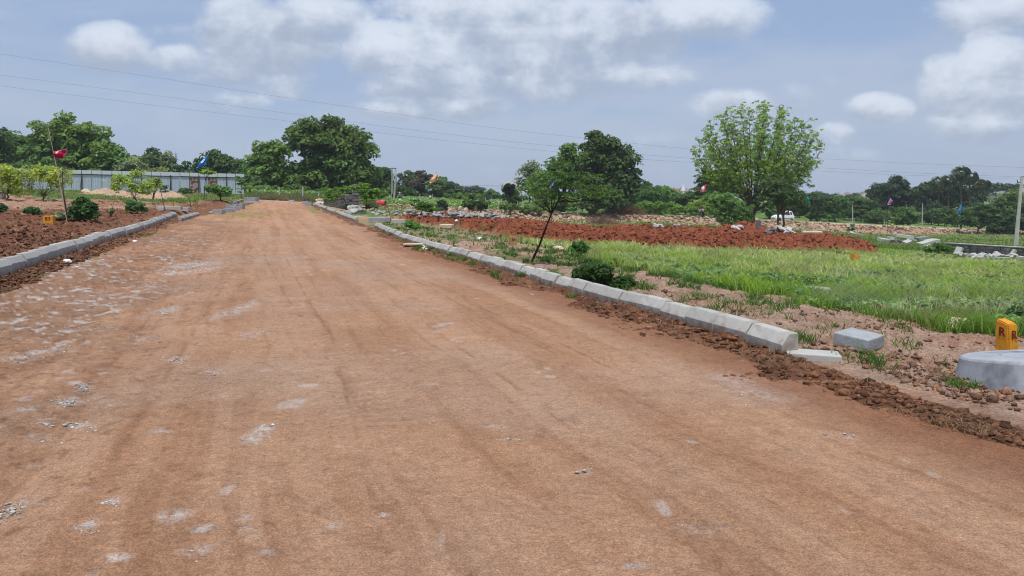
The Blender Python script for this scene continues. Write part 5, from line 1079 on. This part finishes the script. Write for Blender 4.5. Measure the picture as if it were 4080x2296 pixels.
hill('hills', 2560, 2900, [(2560,775),(2640,764),(2690,755),(2740,752),(2790,762),(2900,780)], 900, 200)
hill('hills', 3250, 4500, [(3250,795),(3400,775),(3600,760),(3660,758),(3750,752),(3900,750),(4050,765),(4500,790)], 700, 160)
M['pinkrock'] = mat('pink_granite', (.42, .29, .24), .9, .25, .1, .1, stain=((.24, .19, .17), .12, .5, .65))
for i, (px, row, r_, lb) in enumerate(((3660,762,5,'pink boulder on the skyline left of the fan palms'),(3668,756,3,'smaller pink boulder on top of the left skyline boulder'),(3885,752,7,'large pink boulder between the fan palms'),(3893,738,4,'pink boulder balanced on the large one'),(3900,770,6,'lower pale boulder under the large pink one'),(2690,764,5,'pale rock outcrop left of the white temple tower'),(2722,764,4,'pale rock outcrop below the white temple tower'),(3628,772,4,'pale boulder low on the right skyline'),(3345,790,4,'pale rock on the skyline left of the palm trees'))):
    Y = 640 if px > 3000 else 860; me = rock_mesh(r_, i+80, .8); o = link('boulder', me, M['pinkrock']); o.location = at(px, row, Y); tag(o, lb, 'boulder')
rock_p = at(2038, 758, 140); o = link('boulder', rock_mesh(1.9, 33, 1.0), M['stone']); o.location = rock_p; tag(o, 'grey boulder standing beside the small very dark tree', 'boulder')
e = empty('temple_tower', at(2721, 757, 850), 'tiny white temple tower on the far hill top', 'temple'); b = MB(); w_ = 4.2; z_ = -1
for i in range(5): b.box((0, 0, z_+.7), (w_, w_, 1.3), None, .86); z_ += 1.25; w_ *= .78
b.build('tiered_tower', M['white'], e); b = MB(); b.lathe([(.5, z_), (.6, z_+.3), (.2, z_+.7), (.1, z_+1)], 10); b.build('finial', M['white'], e)
b = MB(); b.box((-6, 0, -1), (8, 4, 1.6)); b.build('hall', M['creamrock'], e)
# ------------------------------------------------------------------ people
def skinmesh(name, nodes_, edges, mat_, parent, sub=1):
    me = bpy.data.meshes.new(name); me.from_pydata([n[0] for n in nodes_], edges, []); me.materials.append(mat_)
    o = bpy.data.objects.new(name, me); COL.objects.link(o); o.parent = parent
    sk = o.modifiers.new('skin', 'SKIN'); sk.use_smooth_shade = True
    for v, n in zip(me.skin_vertices[0].data, nodes_): v.radius = (n[1], n[2] if len(n) > 2 else n[1])
    me.skin_vertices[0].data[0].use_root = True
    o.modifiers.new('sub', 'SUBSURF').levels = sub; o.modifiers['sub'].render_levels = sub; return o
M['skin'] = mat('brown_skin', (.20, .10, .06), .6, .1); M['hair'] = mat('black_hair', (.01, .009, .008), .6, .2)
def person(px, Y, rz, shirt, trousers, label, h=1.68, stride=.12, armup=None, up=0, helmet=None, pose='stand', root=None):
    e = empty('person', root or gpt(px, Y, up), label, 'person', rz=rz); s_ = h/1.68
    S = lambda x_, y_, z_: (x_*s_, y_*s_, z_*s_)
    sit = pose == 'sit'
    hip = .93; L1 = [(.09, .0, hip-.02), (.10, stride if not sit else -.42, .50 if not sit else .88), (.10, (stride*1.2-.02) if not sit else -.35, .09 if not sit else .45)]
    L2 = [(-.09, .0, hip-.02), (-.10, -stride*.6 if not sit else -.42, .50 if not sit else .88), (-.10, -stride*1.5 if not sit else -.35, .09 if not sit else .45)]
    a1 = [(.19, 0, 1.38), (.25, .02, 1.10), (.24, -.10, .86)] if not (armup or sit) else [(.19, 0, 1.38), (.27, -.10, 1.16), (.30, -.38, 1.12)]
    a2 = [(-.19, 0, 1.38), (-.25, .02, 1.10), (-.26, -.04, .84)] if not sit else [(-.19, 0, 1.38), (-.27, -.10, 1.16), (-.30, -.38, 1.12)]
    nd_ = [(S(0, 0, hip), .12, .09), (S(0, 0, 1.15), .125, .085), (S(0, 0, 1.38), .13, .085), (S(0, 0, 1.46), .05), (S(0, -.01, 1.54), .075), (S(0, -.01, 1.62), .078, .09)]
    ed = [(0, 1), (1, 2), (2, 3), (3, 4), (4, 5)]
    def chain(start, pts, rad):
        k = start
        for p, r_ in zip(pts, rad): nd_.append((S(*p), r_)); ed.append((k, len(nd_)-1)); k = len(nd_)-1
        return k
    chain(2, a1, (.05, .036, .026)); kh1 = len(nd_)-1; chain(2, a2, (.05, .036, .026)); kh2 = len(nd_)-1
    for kh, a in ((kh1, a1), (kh2, a2)):
        d = (Vector(a[2])-Vector(a[1])).normalized(); q = Vector(a[2])+d*.07; nd_.append((S(*q), .028, .014)); ed.append((kh, len(nd_)-1)); pk = len(nd_)-1
        for f in range(5):
            sx = (f-2)*.012; tipl = (.055, .075, .08, .072, .055)[f]; t1 = q+d*tipl+Vector((0, sx*1.6-.01*(f == 0)*3, -.01)); nd_.append((S(*t1), .007)); ed.append((pk, len(nd_)-1))
    k1 = chain(0, L1, (.085, .055, .038)); chain(k1, [(L1[2][0], L1[2][1]-.13, .035 if not sit else .38)], (.034,)); k2 = chain(0, L2, (.085, .055, .038)); chain(k2, [(L2[2][0], L2[2][1]-.13, .035 if not sit else .38)], (.034,))
    nd_.append((S(0, -.10, 1.575), .014)); ed.append((4, len(nd_)-1)); nd_.append((S(.082, 0, 1.58), .013)); ed.append((4, len(nd_)-1)); nd_.append((S(-.082, 0, 1.58), .013)); ed.append((4, len(nd_)-1))
    skinmesh('body', nd_, ed, M['skin'], e)
    sh_n = [(S(0, 0, .90), .165, .13), (S(0, 0, 1.15), .155, .12), (S(0, 0, 1.385), .155, .11), (S(*a1[0]), .075), (S(*((Vector(a1[0])*.25+Vector(a1[1])*.75))), .062), (S(*a2[0]), .075), (S(*((Vector(a2[0])*.25+Vector(a2[1])*.75))), .062), (S(0, 0, 1.435), .07)]
    skinmesh('shirt', sh_n, [(0, 1), (1, 2), (2, 3), (3, 4), (2, 5), (5, 6), (2, 7)], mat('shirt_cloth', shirt, .85, .1), e)
    tr_n = [(S(0, 0, hip+.02), .15, .12), (S(*L1[0]), .105), (S(*L1[1]), .078), (S(*L1[2]), .062), (S(*L2[0]), .105), (S(*L2[1]), .078), (S(*L2[2]), .062)]
    skinmesh('trousers', tr_n, [(0, 1), (1, 2), (2, 3), (0, 4), (4, 5), (5, 6)], mat('trouser_cloth', trousers, .85, .15), e)
    if helmet: b = MB(); b.lathe([(.10, -.06), (.135, 0), (.13, .08), (.09, .14), (.02, .16)], 14, c=S(0, 0, 1.58)); b.build('helmet', mat('helmet_shell', helmet, .3, .03), e, smooth=True)
    else: b = MB(); b.lathe([(.085, -.03), (.098, .02), (.09, .07), (.05, .105), (.01, .115)], 12, c=S(0, .02, 1.60)); b.build('hair', M['hair'], e, smooth=True)
    b = MB()
    for sx in (-.1, .1):
        Lq = L1 if sx > 0 else L2; b.box(S(sx, Lq[2][1]-.05, Lq[2][2]-.05), (.09, .26, .08), None, .8)
    b.build('shoes', M['black'], e, bevel=.01)
    return e
person(2787, 124, math.pi*.95, (.62, .68, .74), (.10, .11, .09), 'person in a pale blue shirt standing left of the pair by the bank', 1.62, .06, armup=True)
person(2801, 122.5, math.pi*1.05, (.42, .32, .30), (.015, .015, .02), 'person in a brownish shirt and black trousers standing right of the pair', 1.72, .08)
person(3829, 141, math.pi*.9, (.74, .76, .80), (.015, .015, .02), 'lone person in a white shirt and black trousers walking on the right', 1.66, .14)
person(1714, 132, math.pi*.8, (.75, .77, .78), (.12, .12, .12), 'person in a white shirt half hidden in the crop field', 1.66, .1, up=-.1)
# motorcycle rider behind the plants
mp = gpt(1592, 122, .15); e = empty('motorcycle', mp, 'dark motorcycle mostly hidden by plants at the pole foot', 'motorcycle', rz=math.radians(75))
for yy, nm in ((-.62, 'front_wheel'), (.62, 'rear_wheel')):
    b = MB(); b.lathe([(.22, -.04), (.30, -.045), (.30, .045), (.22, .04)], 20, M=Matrix.Rotation(math.radians(90), 4, 'Y')); b.build(nm, M['black'], e, (0, yy, .30))
b = MB(); b.box((0, .0, .58), (.22, .7, .3), None, .8); b.box((0, .35, .78), (.22, .65, .1)); b.box((0, -.2, .80), (.24, .4, .2), None, .7); b.build('frame_and_tank', mat('dark_tank', (.05, .05, .06), .4, .05), e, bevel=.02)
b = MB(); b.tube([(0, -.62, .3), (0, -.42, 1.0)], .025, 6); b.tube([(-.35, -.34, 1.06), (0, -.42, 1.0), (.35, -.34, 1.06)], .018, 6); b.build('handlebar', M['black'], e)
person(1592, 122, math.radians(75), (.32, .34, .36), (.08, .08, .09), 'motorcycle rider in a grey shirt and white helmet by the leaning pole', 1.68, 0, helmet=(.82, .83, .85), pose='sit', root=mp+Vector((0, 0, -.12)))
# ------------------------------------------------------------------ white hatchback
def car():
    M['carw'] = mat('white_car_paint', (.78, .80, .82), .3, .02, 1, .5); M['glass'] = mat('dark_car_glass', (.03, .04, .045), .1, .05, 1, .6); M['tyre'] = mat('tyre_rubber', (.02, .02, .02), .9, .1); M['rim'] = mat('grey_rim', (.4, .41, .42), .4, .05, 1, .5, metal=.5); M['lamp'] = mat('headlamp_glass', (.55, .6, .65), .15, .05); M['trim'] = mat('black_trim', (.03, .03, .03), .6, .1)
    p = at(3118, 880, 124); p.z = gz(p.x, p.y)+.0; p.z = max(p.z, -9); e = empty('white_hatchback', p, 'small white tall hatchback car parked on the bank behind the twin-stemmed tree', 'car', rz=math.radians(198))
    st_ = [(-1.80, .34, .70, .72, .60, .60), (-1.74, .25, .80, .86, .72, .62), (-1.55, .20, .88, 1.20, .78, .62), (-1.35, .18, .92, 1.60, .80, .60), (-.9, .18, .94, 1.68, .80, .60), (-.2, .18, .94, 1.70, .80, .60), (.35, .18, .94, 1.66, .80, .58), (.75, .18, .93, 1.40, .80, .60), (1.02, .18, .93, 1.06, .79, .66), (1.4, .18, .88, .94, .77, .66), (1.66, .22, .74, .82, .72, .62), (1.80, .32, .56, .62, .60, .54)]
    V = []; Fs = []; n = 12
    for (x_, zb, zl, zr, wl, wr) in st_:
        pr = [(-wl*.9, zb), (-wl, zb+.12), (-wl, zl*.8), (-wl*.985, zl), (-wr-.02, zr-.08), (-wr*.8, zr), (wr*.8, zr), (wr+.02, zr-.08), (wl*.985, zl), (wl, zl*.8), (wl, zb+.12), (wl*.9, zb)]
        V += [(x_, y_, z_) for y_, z_ in pr]
    for i in range(len(st_)-1):
        for j in range(n): Fs.append((i*n+j, i*n+(j+1) % n, (i+1)*n+(j+1) % n, (i+1)*n+j))
    Fs += [tuple(range(n)), tuple((len(st_)-1)*n+j for j in reversed(range(n)))]
    me = bpy.data.meshes.new('body'); me.from_pydata(V, [], Fs); bm = bmesh.new(); bm.from_mesh(me); bmesh.ops.recalc_face_normals(bm, faces=bm.faces); bm.to_mesh(me); bm.free(); o = link('body', me, M['carw'], e, smooth=True)
    for sg in (-1, 1):
        for nm, q in (('front_side_window', ((.86, .96), (.40, 1.54), (-.02, 1.58), (-.02, .98))), ('rear_side_window', ((-.10, .98), (-.10, 1.58), (-.78, 1.57), (-.86, .98))), ('quarter_window', ((-.96, 1.0), (-.9, 1.54), (-1.22, 1.50), (-1.34, 1.04)))):
            f_ = lambda z_: sg*(.80-(z_-.93)/.66*.17+.012); b = MB(); k = [(x_, f_(z_), z_) for x_, z_ in q]; k2 = [(x_, f_(z_)-sg*.02, z_) for x_, z_ in q]; b.add(k+k2, [(0, 1, 2, 3), (4, 7, 6, 5), (0, 4, 5, 1), (1, 5, 6, 2), (2, 6, 7, 3), (3, 7, 4, 0)]); b.build(nm, M['glass'], e)
        for x_ in (-1.12, 1.14):
            w_ = bpy.data.objects.new('wheel', None); COL.objects.link(w_); w_.parent = e; w_.location = (x_, sg*.70, .28)
            RX = Matrix.Rotation(math.radians(90), 4, 'X'); b = MB(); b.lathe([(.17, -.10), (.26, -.10), (.285, -.06), (.285, .06), (.26, .10), (.17, .10)], 24, M=RX); b.build('tyre', M['tyre'], w_)
            b = MB(); b.lathe([(.175, -.09), (.175, .09), (.05, .105)], 16, M=RX); b.build('rim', M['rim'], w_)
            b = MB(); b.lathe([(.33, -.005), (.33, .005)], 20, c=(0, sg*.098, .03), M=RX); 
        b = MB(); b.box((1.71, sg*.50, .70), (.14, .24, .2), Matrix.Rotation(-.5, 3, 'Y')); b.build('headlight', M['lamp'], e, bevel=.02)
        b = MB(); b.box((-1.77, sg*.56, .95), (.1, .14, .35)); b.build('tail_light', mat('tail_lamp', (.35, .02, .02), .3, .05), e)
        b = MB(); b.box((.72, sg*.86, 1.0), (.1, .14, .12)); b.build('wing_mirror', M['carw'], e, bevel=.02)
        b = MB(); b.box((0, sg*.815, .42), (1.7, .02, .06)); b.build('side_trim', M['trim'], e)
    b = MB(); b.add([(1.03, -.62, 1.03), (1.03, .62, 1.03), (.66, .54, 1.48), (.66, -.54, 1.48), (1.0, -.62, 1.0), (1.0, .62, 1.0), (.62, .54, 1.45), (.62, -.54, 1.45)], [(0, 1, 2, 3), (4, 7, 6, 5), (0, 4, 5, 1), (1, 5, 6, 2), (2, 6, 7, 3), (3, 7, 4, 0)]); o = b.build('windscreen', M['glass'], e, (.06, 0, .02))
    b = MB(); b.box((1.80, 0, .42), (.05, .9, .12)); b.box((1.77, 0, .62), (.06, .5, .07)); b.build('grille', M['trim'], e)
car()
# ------------------------------------------------------------------ grass, weeds, clods, crops
def blades(pts, h, w, lean, col, seed=1):
    r = np.random.default_rng(seed); n = len(pts); a = r.random(n)*6.283; d = np.stack([np.cos(a), np.sin(a), np.zeros(n)], 1); la = r.random(n)*6.283; ld = np.stack([np.cos(la), np.sin(la), np.zeros(n)], 1)
    base = pts; H = h[:, None]; Wd = w[:, None]; mid = base+np.array((0, 0, 1.))*H*.55+ld*H*lean*.3; tip = base+np.array((0, 0, 1.))*H*(1-.25*lean)+ld*H*lean
    V = np.stack([base-d*Wd*.5, base+d*Wd*.5, mid+d*Wd*.42, mid-d*Wd*.42, tip], 1).reshape(-1, 3); i = np.arange(n)[:, None]*5
    return V, [i+np.array([[0, 1, 2, 3]]), i+np.array([[3, 2, 4]])], np.repeat(col, 5, 0)
def scatter(n, pxr, Yr, weight, seed, pw=1.0):
    r = np.random.default_rng(seed); XS = []; YS_ = []; got = 0
    for it in range(25):
        k = 60000; px = r.uniform(*pxr, k); Y = 1/r.uniform(1/Yr[1], 1/Yr[0], k); X = (px-CX)/F*Y; w_ = weight(X, Y, masks(X, Y)); keep = r.random(k) < w_
        XS.append(X[keep]); YS_.append(Y[keep]); got += keep.sum()
        if got >= n: break
    X = np.concatenate(XS)[:n]; Y = np.concatenate(YS_)[:n]; m = masks(X, Y)
    return X, Y, hground(X, Y, m=m), m
def grass_patch(name, label, n, pxr, Yr, weight, hfun, colfun, seed, lean=.6, wk=1.0):
    X, Y, Z, m = scatter(n, pxr, Yr, weight, seed); r = np.random.default_rng(seed+1); h = hfun(X, Y)*(.5+.8*r.random(len(X))); w = np.maximum(.010, Y*.0011)*(.7+.6*r.random(len(X)))*wk
    col = colfun(X, Y, r); V, Fb, c = blades(np.stack([X, Y, Z-.01], 1), h, w, lean, col, seed+2)
    o = link(name, fmesh(name, V, [f.reshape(-1, f.shape[-1]) for f in Fb], np.clip(c, .004, 1)), M['grass']); tag(o, label, 'grass', kind='stuff'); print(name, len(X)); return o
def offheap(X, Y):
    k = np.ones_like(X)
    for (hx, hy, hr, hh) in HEAPS: k = k*sst(.85, 1.1, np.hypot(X-hx, (Y-hy)*.8)/hr)
    return k
def clump(X, Y, sc, a, b, seed): return sst(a, b, fbm(X, Y, sc, 3, seed))
def field_col(X, Y, r):
    px = topx(X, Y); row = HY+F*(CAMH-hbase(X, Y))/Y
    base = np.tile(np.array((.25, .42, .042)), (len(X), 1)); n1_ = fbm(X, Y, .35, 3, 61); n2_ = fbm(X, Y, 1.6, 3, 62)
    palew = sst(14, 21, Y+3*(n1_-.5))*(1-sst(34, 44, Y))*sst(.40, .58, .5*n1_+.5*n2_+.06)
    base = mixv(base, palew*.85, np.array((.50, .54, .22)))
    base = mixv(base, (1-sst(9, 16, Y))*.6*sst(.35, .6, n1_), np.array((.085, .18, .035)))
    base = mixv(base, sst(.52, .68, n2_)*sst(2700, 3200, px)*(1-sst(15, 19, Y))*.6, np.array((.27, .33, .20)))
    base = mixv(base, sst(.55, .7, fbm(X, Y, .9, 3, 66))*.5, np.array((.20, .20, .10)))
    return np.where((r.random(len(X)) < .07)[:, None], np.array((.30, .24, .12)), base)*(.55+.85*r.random((len(X), 1)))
grass_patch('field_grass', 'tall bright green grass covering the plot right of the kerb', 260000, (2000, 6600), (7.5, 50), lambda X, Y, m: m['grassR']*(.04+.96*clump(X, Y, 1.1, .38, .60, 71))*(1-.9*sst(3560, 3640, m['P'])*sst(33, 36, Y)), lambda X, Y: (.06+.32*fbm(X, Y, .8, 3, 63)+.08*sst(14, 24, Y))*(1-.55*sst(27, 36, Y))+0*Y, field_col, 200)
grass_patch('verge_grass', 'scattered grass tufts on the brown verge soil behind the right kerb', 14000, (1500, 6600), (5.5, 40), lambda X, Y, m: m['verge']*sst(5.35, 5.6, m['s'])*clump(X, Y, 2.6, .60, .74, 72)*(.10+.90*sst(10, 19, Y)), lambda X, Y: .08+.14*fbm(X, Y, 1.5, 2, 64), lambda X, Y, r: np.array((.08, .165, .03))*(.5+.9*r.random((len(X), 1))), 210, 1.0)
grass_patch('kerbside_grass', 'few grass tufts growing out of the soil at the kerb foot', 700, (1500, 3100), (12, 32), lambda X, Y, m: sst(4.45, 4.7, m['s'])*(1-sst(5.0, 5.05, m['s']))*clump(X, Y, 2.2, .66, .8, 73), lambda X, Y: .10+.1*fbm(X, Y, 1.5, 2, 64), lambda X, Y, r: np.array((.09, .17, .03))*(.5+.9*r.random((len(X), 1))), 220, 1.0)
grass_patch('dry_roots', 'dry straw and roots caught in the soil along both kerbs', 2600, (-500, 4700), (4.2, 34), lambda X, Y, m: np.maximum(sst(4.3, 4.6, m['s'])*(1-sst(4.95, 5.0, m['s'])), sst(3.8, 4.1, -m['s'])*(1-sst(4.3, 4.4, -m['s'])))*clump(X, Y, 1.5, .45, .65, 79), lambda X, Y: .07+.06*fbm(X, Y, 1.5, 2, 64), lambda X, Y, r: np.array((.30, .19, .11))*(.5+.9*r.random((len(X), 1))), 225, 1.6, .6)
grass_patch('left_grass', 'short green grass between the left soil and the sheet fence', 42000, (-500, 1000), (50, 100), lambda X, Y, m: m['left']*sst(-1, 1, Y-np.interp(topx(X, Y), [-3000, 0, 300, 520, 700, 850, 980, 1100], [56, 56, 57, 55, 56, 60, 66, 72])+m['wob']*5)*clump(X, Y, .6, .3, .55, 74)*offheap(X, Y), lambda X, Y: .08+.2*fbm(X, Y, .5, 2, 65), lambda X, Y, r: mixv(np.tile(np.array((.17, .27, .06)), (len(X), 1)), sst(.45, .6, fbm(X, Y, .4, 3, 67)), np.array((.26, .28, .11)))*(.6+.7*r.random((len(X), 1))), 230)
grass_patch('far_field_grass', 'even green grass between the spoil heap and the distant bank', 75000, (1500, 6600), (46, 150), lambda X, Y, m: m['right']*sst(48, 53, Y+4*sst(3600, 3700, m['P']))*(1-.85*sst(3480, 3540, m['P'])*(1-sst(51, 54, Y)))*(1-sst(-5, -3, Y-m['byf']))*(.3+.7*sst(2000, 2700, m['P']))*(1-m['mound']), lambda X, Y: .12+.25*fbm(X, Y, .3, 2, 68), lambda X, Y, r: mixv(np.tile(np.array((.125, .215, .045)), (len(X), 1)), sst(.45, .62, fbm(X, Y, .15, 3, 69)), np.array((.25, .28, .10)))*(.6+.7*r.random((len(X), 1))), 240)
grass_patch('road_end_grass', 'rough grass on the low bank beyond the end of the road', 26000, (980, 1520), (79, 125), lambda X, Y, m: (1-m['berm'])*.9+0*X, lambda X, Y: .25+.5*fbm(X, Y, .3, 2, 58), lambda X, Y, r: mixv(np.tile(np.array((.12, .2, .045)), (len(X), 1)), sst(.48, .6, fbm(X, Y*2, .3, 3, 59)), np.array((.20, .17, .08)))*(.6+.7*r.random((len(X), 1))), 250)
grass_patch('seed_stalks', 'pale wispy seed stalks standing above the bright field grass', 17000, (2150, 6600), (10, 40), lambda X, Y, m: m['grassR']*clump(X, Y, .5, .45, .62, 92)*(1-.9*sst(3560, 3640, m['P'])*sst(33, 36, Y)), lambda X, Y: .26+.12*fbm(X, Y, .8, 3, 93), lambda X, Y, r: np.array((.55, .56, .30))*(.6+.6*r.random((len(X), 1))), 260, .8, .45)
# broad-leaved crop with pale leaves beyond the bank
def crop():
    r = np.random.default_rng(5); n = 5200; px = r.uniform(990, 2300, n); Y = 1/r.uniform(1/175, 1/96, n); X = (px-CX)/F*Y; m = masks(X, Y); keep = (Y > np.where(px > 1420, m['byf']+9, 98)); X, Y, px = X[keep], Y[keep], px[keep]; Z = hground(X, Y)
    V, Fc, cc = leaves(np.stack([X, Y, Z+.35], 1), np.full(len(X), .5), 14, .26, (.12, .21, .045), .6, .8, .5, 8, 0, .3, 1.3); w_ = r.random(len(cc)//4) < .10; cc[np.repeat(w_, 4)] = (.62, .68, .45)
    tag(link('crop_plants', fmesh('crop', V, Fc, cc), M['leaf']), 'low leafy crop with pale flecks filling the field behind the concrete posts', 'crop', kind='stuff')
crop()
# weeds mixed in the bright grass
def weeds():
    X, Y, Z, m = scatter(3600, (2100, 6600), (8, 42), lambda X, Y, m: m['grassR']*clump(X, Y, .8, .42, .6, 75), 300); r = np.random.default_rng(9)
    V, Fc, cc = leaves(np.stack([X, Y, Z+.10], 1), np.full(len(X), .10), 26, .05, (.12, .19, .06), .6, 1.1, .7, 8, 0, .5, 1.6); tag(link('field_weeds', fmesh('weeds', V, Fc, cc), M['leaf']), 'low leafy weeds growing among the bright grass', 'weeds', kind='stuff')
weeds()
# dirt clods
def clods(name, label, n, pxr, Yr, weight, size, col, seed, mt='soil'):
    X, Y, Z, m = scatter(n, pxr, Yr, weight, seed); k = len(X); r = np.random.default_rng(seed+5); bm = bmesh.new(); bmesh.ops.create_icosphere(bm, subdivisions=1, radius=1); bv = np.array([v.co[:] for v in bm.verts]); bf = np.array([[v.index for v in f.verts] for f in bm.faces]); bm.free()
    nv = len(bv); S = size[0]*(size[1]/size[0])**(r.random(k)**3.2); S = S*np.maximum(1, Y/45); J = 1+1.05*(r.random((k, nv))-.5); P_ = bv[None]*J[..., None]*S[:, None, None]*np.stack([.8+.6*r.random(k), .8+.5*r.random(k), .55+.4*r.random(k)], 1)[:, None, :]
    a = r.random(k)*6.28; ca, sa = np.cos(a)[:, None], np.sin(a)[:, None]; P2 = np.stack([P_[..., 0]*ca-P_[..., 1]*sa, P_[..., 0]*sa+P_[..., 1]*ca, P_[..., 2]], -1)+np.stack([X, Y, Z+S*.3], 1)[:, None, :]
    Fc = (bf[None]+(np.arange(k)*nv)[:, None, None]).reshape(-1, 3); c = np.repeat(np.asarray(col)*(.5+1.0*r.random((k, 1)))*(1+.25*(r.random((k, 1))-.5)*np.array((1, 0, -.6))), nv, 0); tag(link(name, fmesh(name, P2.reshape(-1, 3), Fc, c), M[mt]), label, 'soil clods', kind='stuff'); print(name, k)
sR = lambda X, Y, m: sst(4.25, 4.6, m['s']+m['wob']*.95)*(1-sst(5.0, 5.05, m['s']))*(1-sst(70, 75, Y))
sL = lambda X, Y, m: sst(3.6, 4.0, -m['s']+m['wob']*.8)*(1-sst(4.38, 4.45, -m['s']))*(1-sst(70, 75, Y))
clods('kerbside_clods', 'loose brown soil clods heaped along the right kerb', 17000, (1200, 7500), (3.0, 70), lambda X, Y, m: sR(X, Y, m)*(.35+.65*clump(X, Y, 1.4, .4, .6, 83)), (.004, .042), (.20, .10, .056), 400)
clods('left_kerbside_clods', 'loose brown soil clods heaped along the left kerb', 9000, (-600, 1000), (9, 70), sL, (.010, .05), (.17, .085, .05), 410)
clods('churned_soil_clods', 'dark churned soil clods behind the left kerb', 14000, (-900, 900), (10, 56), lambda X, Y, m: sst(4.75, 4.9, -m['s'])*(1-sst(9, 13, -m['s'])*.75), (.012, .06), (.15, .07, .04), 420)
clods('red_heap_clods', 'red clods covering the spoil heap', 16000, (1560, 3540), (29, 54), lambda X, Y, m: m['mound'], (.015, .10), (.22, .07, .038), 430)
clods('verge_clods', 'small sandy crumbs on the right verge soil', 8000, (1600, 7500), (4, 34), lambda X, Y, m: m['verge']*sst(5.3, 5.5, m['s'])*(.15+.85*clump(X, Y, 1.1, .5, .68, 76)), (.008, .04), (.28, .165, .11), 440)
clods('road_pebbles', 'pale stone chips scattered over the dirt road', 7000, (-900, 5000), (2.6, 30), lambda X, Y, m: (np.abs(m['s']) < 4.2)*(.12+.88*sst(1, -3, m['s'])*clump(X, Y, 1.0, .5, .62, 77)), (.003, .012), (.42, .36, .31), 450)
clods('road_crumbs', 'brown dirt crumbs scattered over the dirt road', 9000, (-900, 5000), (2.6, 40), lambda X, Y, m: (np.abs(m['s']) < 4.4)*(.15+.85*clump(m['s']*3, m['t']*.4, 1.0, .5, .62, 78)), (.003, .014), (.24, .125, .07), 455)
clods('bank_clods', 'pinkish lumps on the face of the distant bank', 5000, (1450, 4600), (85, 170), lambda X, Y, m: m['bermface'], (.03, .12), (.42, .29, .21), 460)
def flakes():
    r = np.random.default_rng(31); PX = []; RW = []; SZ = []
    for (px, row, rx, ry, k) in LP:
        if px > 1300: k = k*.15-.05
        n = int(max(3, 110*k+6)); PX.append(px+r.normal(0, rx*.62, n)); RW.append(row+r.normal(0, ry*.62, n)); SZ.append(np.full(n, 1.0))
    PX = np.concatenate(PX); RW = np.maximum(np.concatenate(RW), 960); Y = CAMH*F/(RW-HY); X = (PX-CX)/F*Y; s, t = st(X, Y); ok = (np.abs(s) < 4.3); X, Y = X[ok], Y[ok]; k = len(X)
    bm = bmesh.new(); bmesh.ops.create_icosphere(bm, subdivisions=1, radius=1); bv = np.array([v.co[:] for v in bm.verts]); bf = np.array([[v.index for v in f.verts] for f in bm.faces]); bm.free(); nv = len(bv)
    S = .003+.009*r.random(k)**3; S = S*np.maximum(1, Y/9); P_ = bv[None]*(1+.9*(r.random((k, nv))-.5))[..., None]*S[:, None, None]*np.array((1.2, 1.2, .45)); P_ = P_+np.stack([X, Y, hbase(X, Y)-.004], 1)[:, None, :]
    c = np.repeat(np.array((.72, .68, .63))*(.6+.5*r.random((k, 1))), nv, 0); tag(link('lime_flakes', fmesh('flakes', P_.reshape(-1, 3), (bf[None]+(np.arange(k)*nv)[:, None, None]).reshape(-1, 3), c), M['soil']), 'pale lime and cement flakes lying in patches on the road', 'flakes', kind='stuff')
flakes()
p = hit(2985, 1508); b = MB(); q = random.Random(4)
for i in range(60):
    r_ = .012+.03*q.random()**2; c_ = (q.gauss(0, .085), q.gauss(0, .06), r_*.4); b.lathe([(r_*.4, -r_*.5), (r_, 0), (r_*.5, r_*.7)], 6, c=c_, M=Matrix.Rotation(q.uniform(-1, 1), 4, 'X'))
o = b.build('soil_clump', mat('clump_soil', (.17, .08, .045), .95, .4, 20, .05, bump=.01)); o.location = p; tag(o, 'small patch of dark soil clods dropped on the road left of the flat slab', 'soil clump')
# straw twigs on the road
for i, (px, row, L_, a, lb) in enumerate(((1110,2000,.22,.5,'thin dry twig lying on the road near the bottom left'),(800,2265,.16,-.4,'pale curved straw at the bottom edge of the road'),(1100,1985,.1,.9,'short twig beside the thin dry twig'))):
    p = hit(px, row); b = MB(); b.tube([(-L_/2, 0, .008), (0, L_*.08, .014), (L_/2, 0, .008)], [.004, .004, .002], 4); o = b.build('twig', M['stickp']); o.location = p; o.rotation_euler.z = a; tag(o, lb, 'twig')
print('OBJECTS', len(bpy.data.objects))

hm = bpy.data.materials.new('haze_air'); hm.use_nodes = True; hn = hm.node_tree; hn.nodes.clear(); ho = hn.nodes.new('ShaderNodeOutputMaterial'); hv = hn.nodes.new('ShaderNodeVolumePrincipled')
hv.inputs['Density'].default_value = .00028; hv.inputs['Color'].default_value = (.78, .84, .95, 1); hn.links.new(hv.outputs[0], ho.inputs['Volume'])
b = MB(); b.box((0, 0, 21), (4900, 4900, 74)); tag(b.build('haze', hm), 'thin pale haze over the distance', None, kind='stuff')
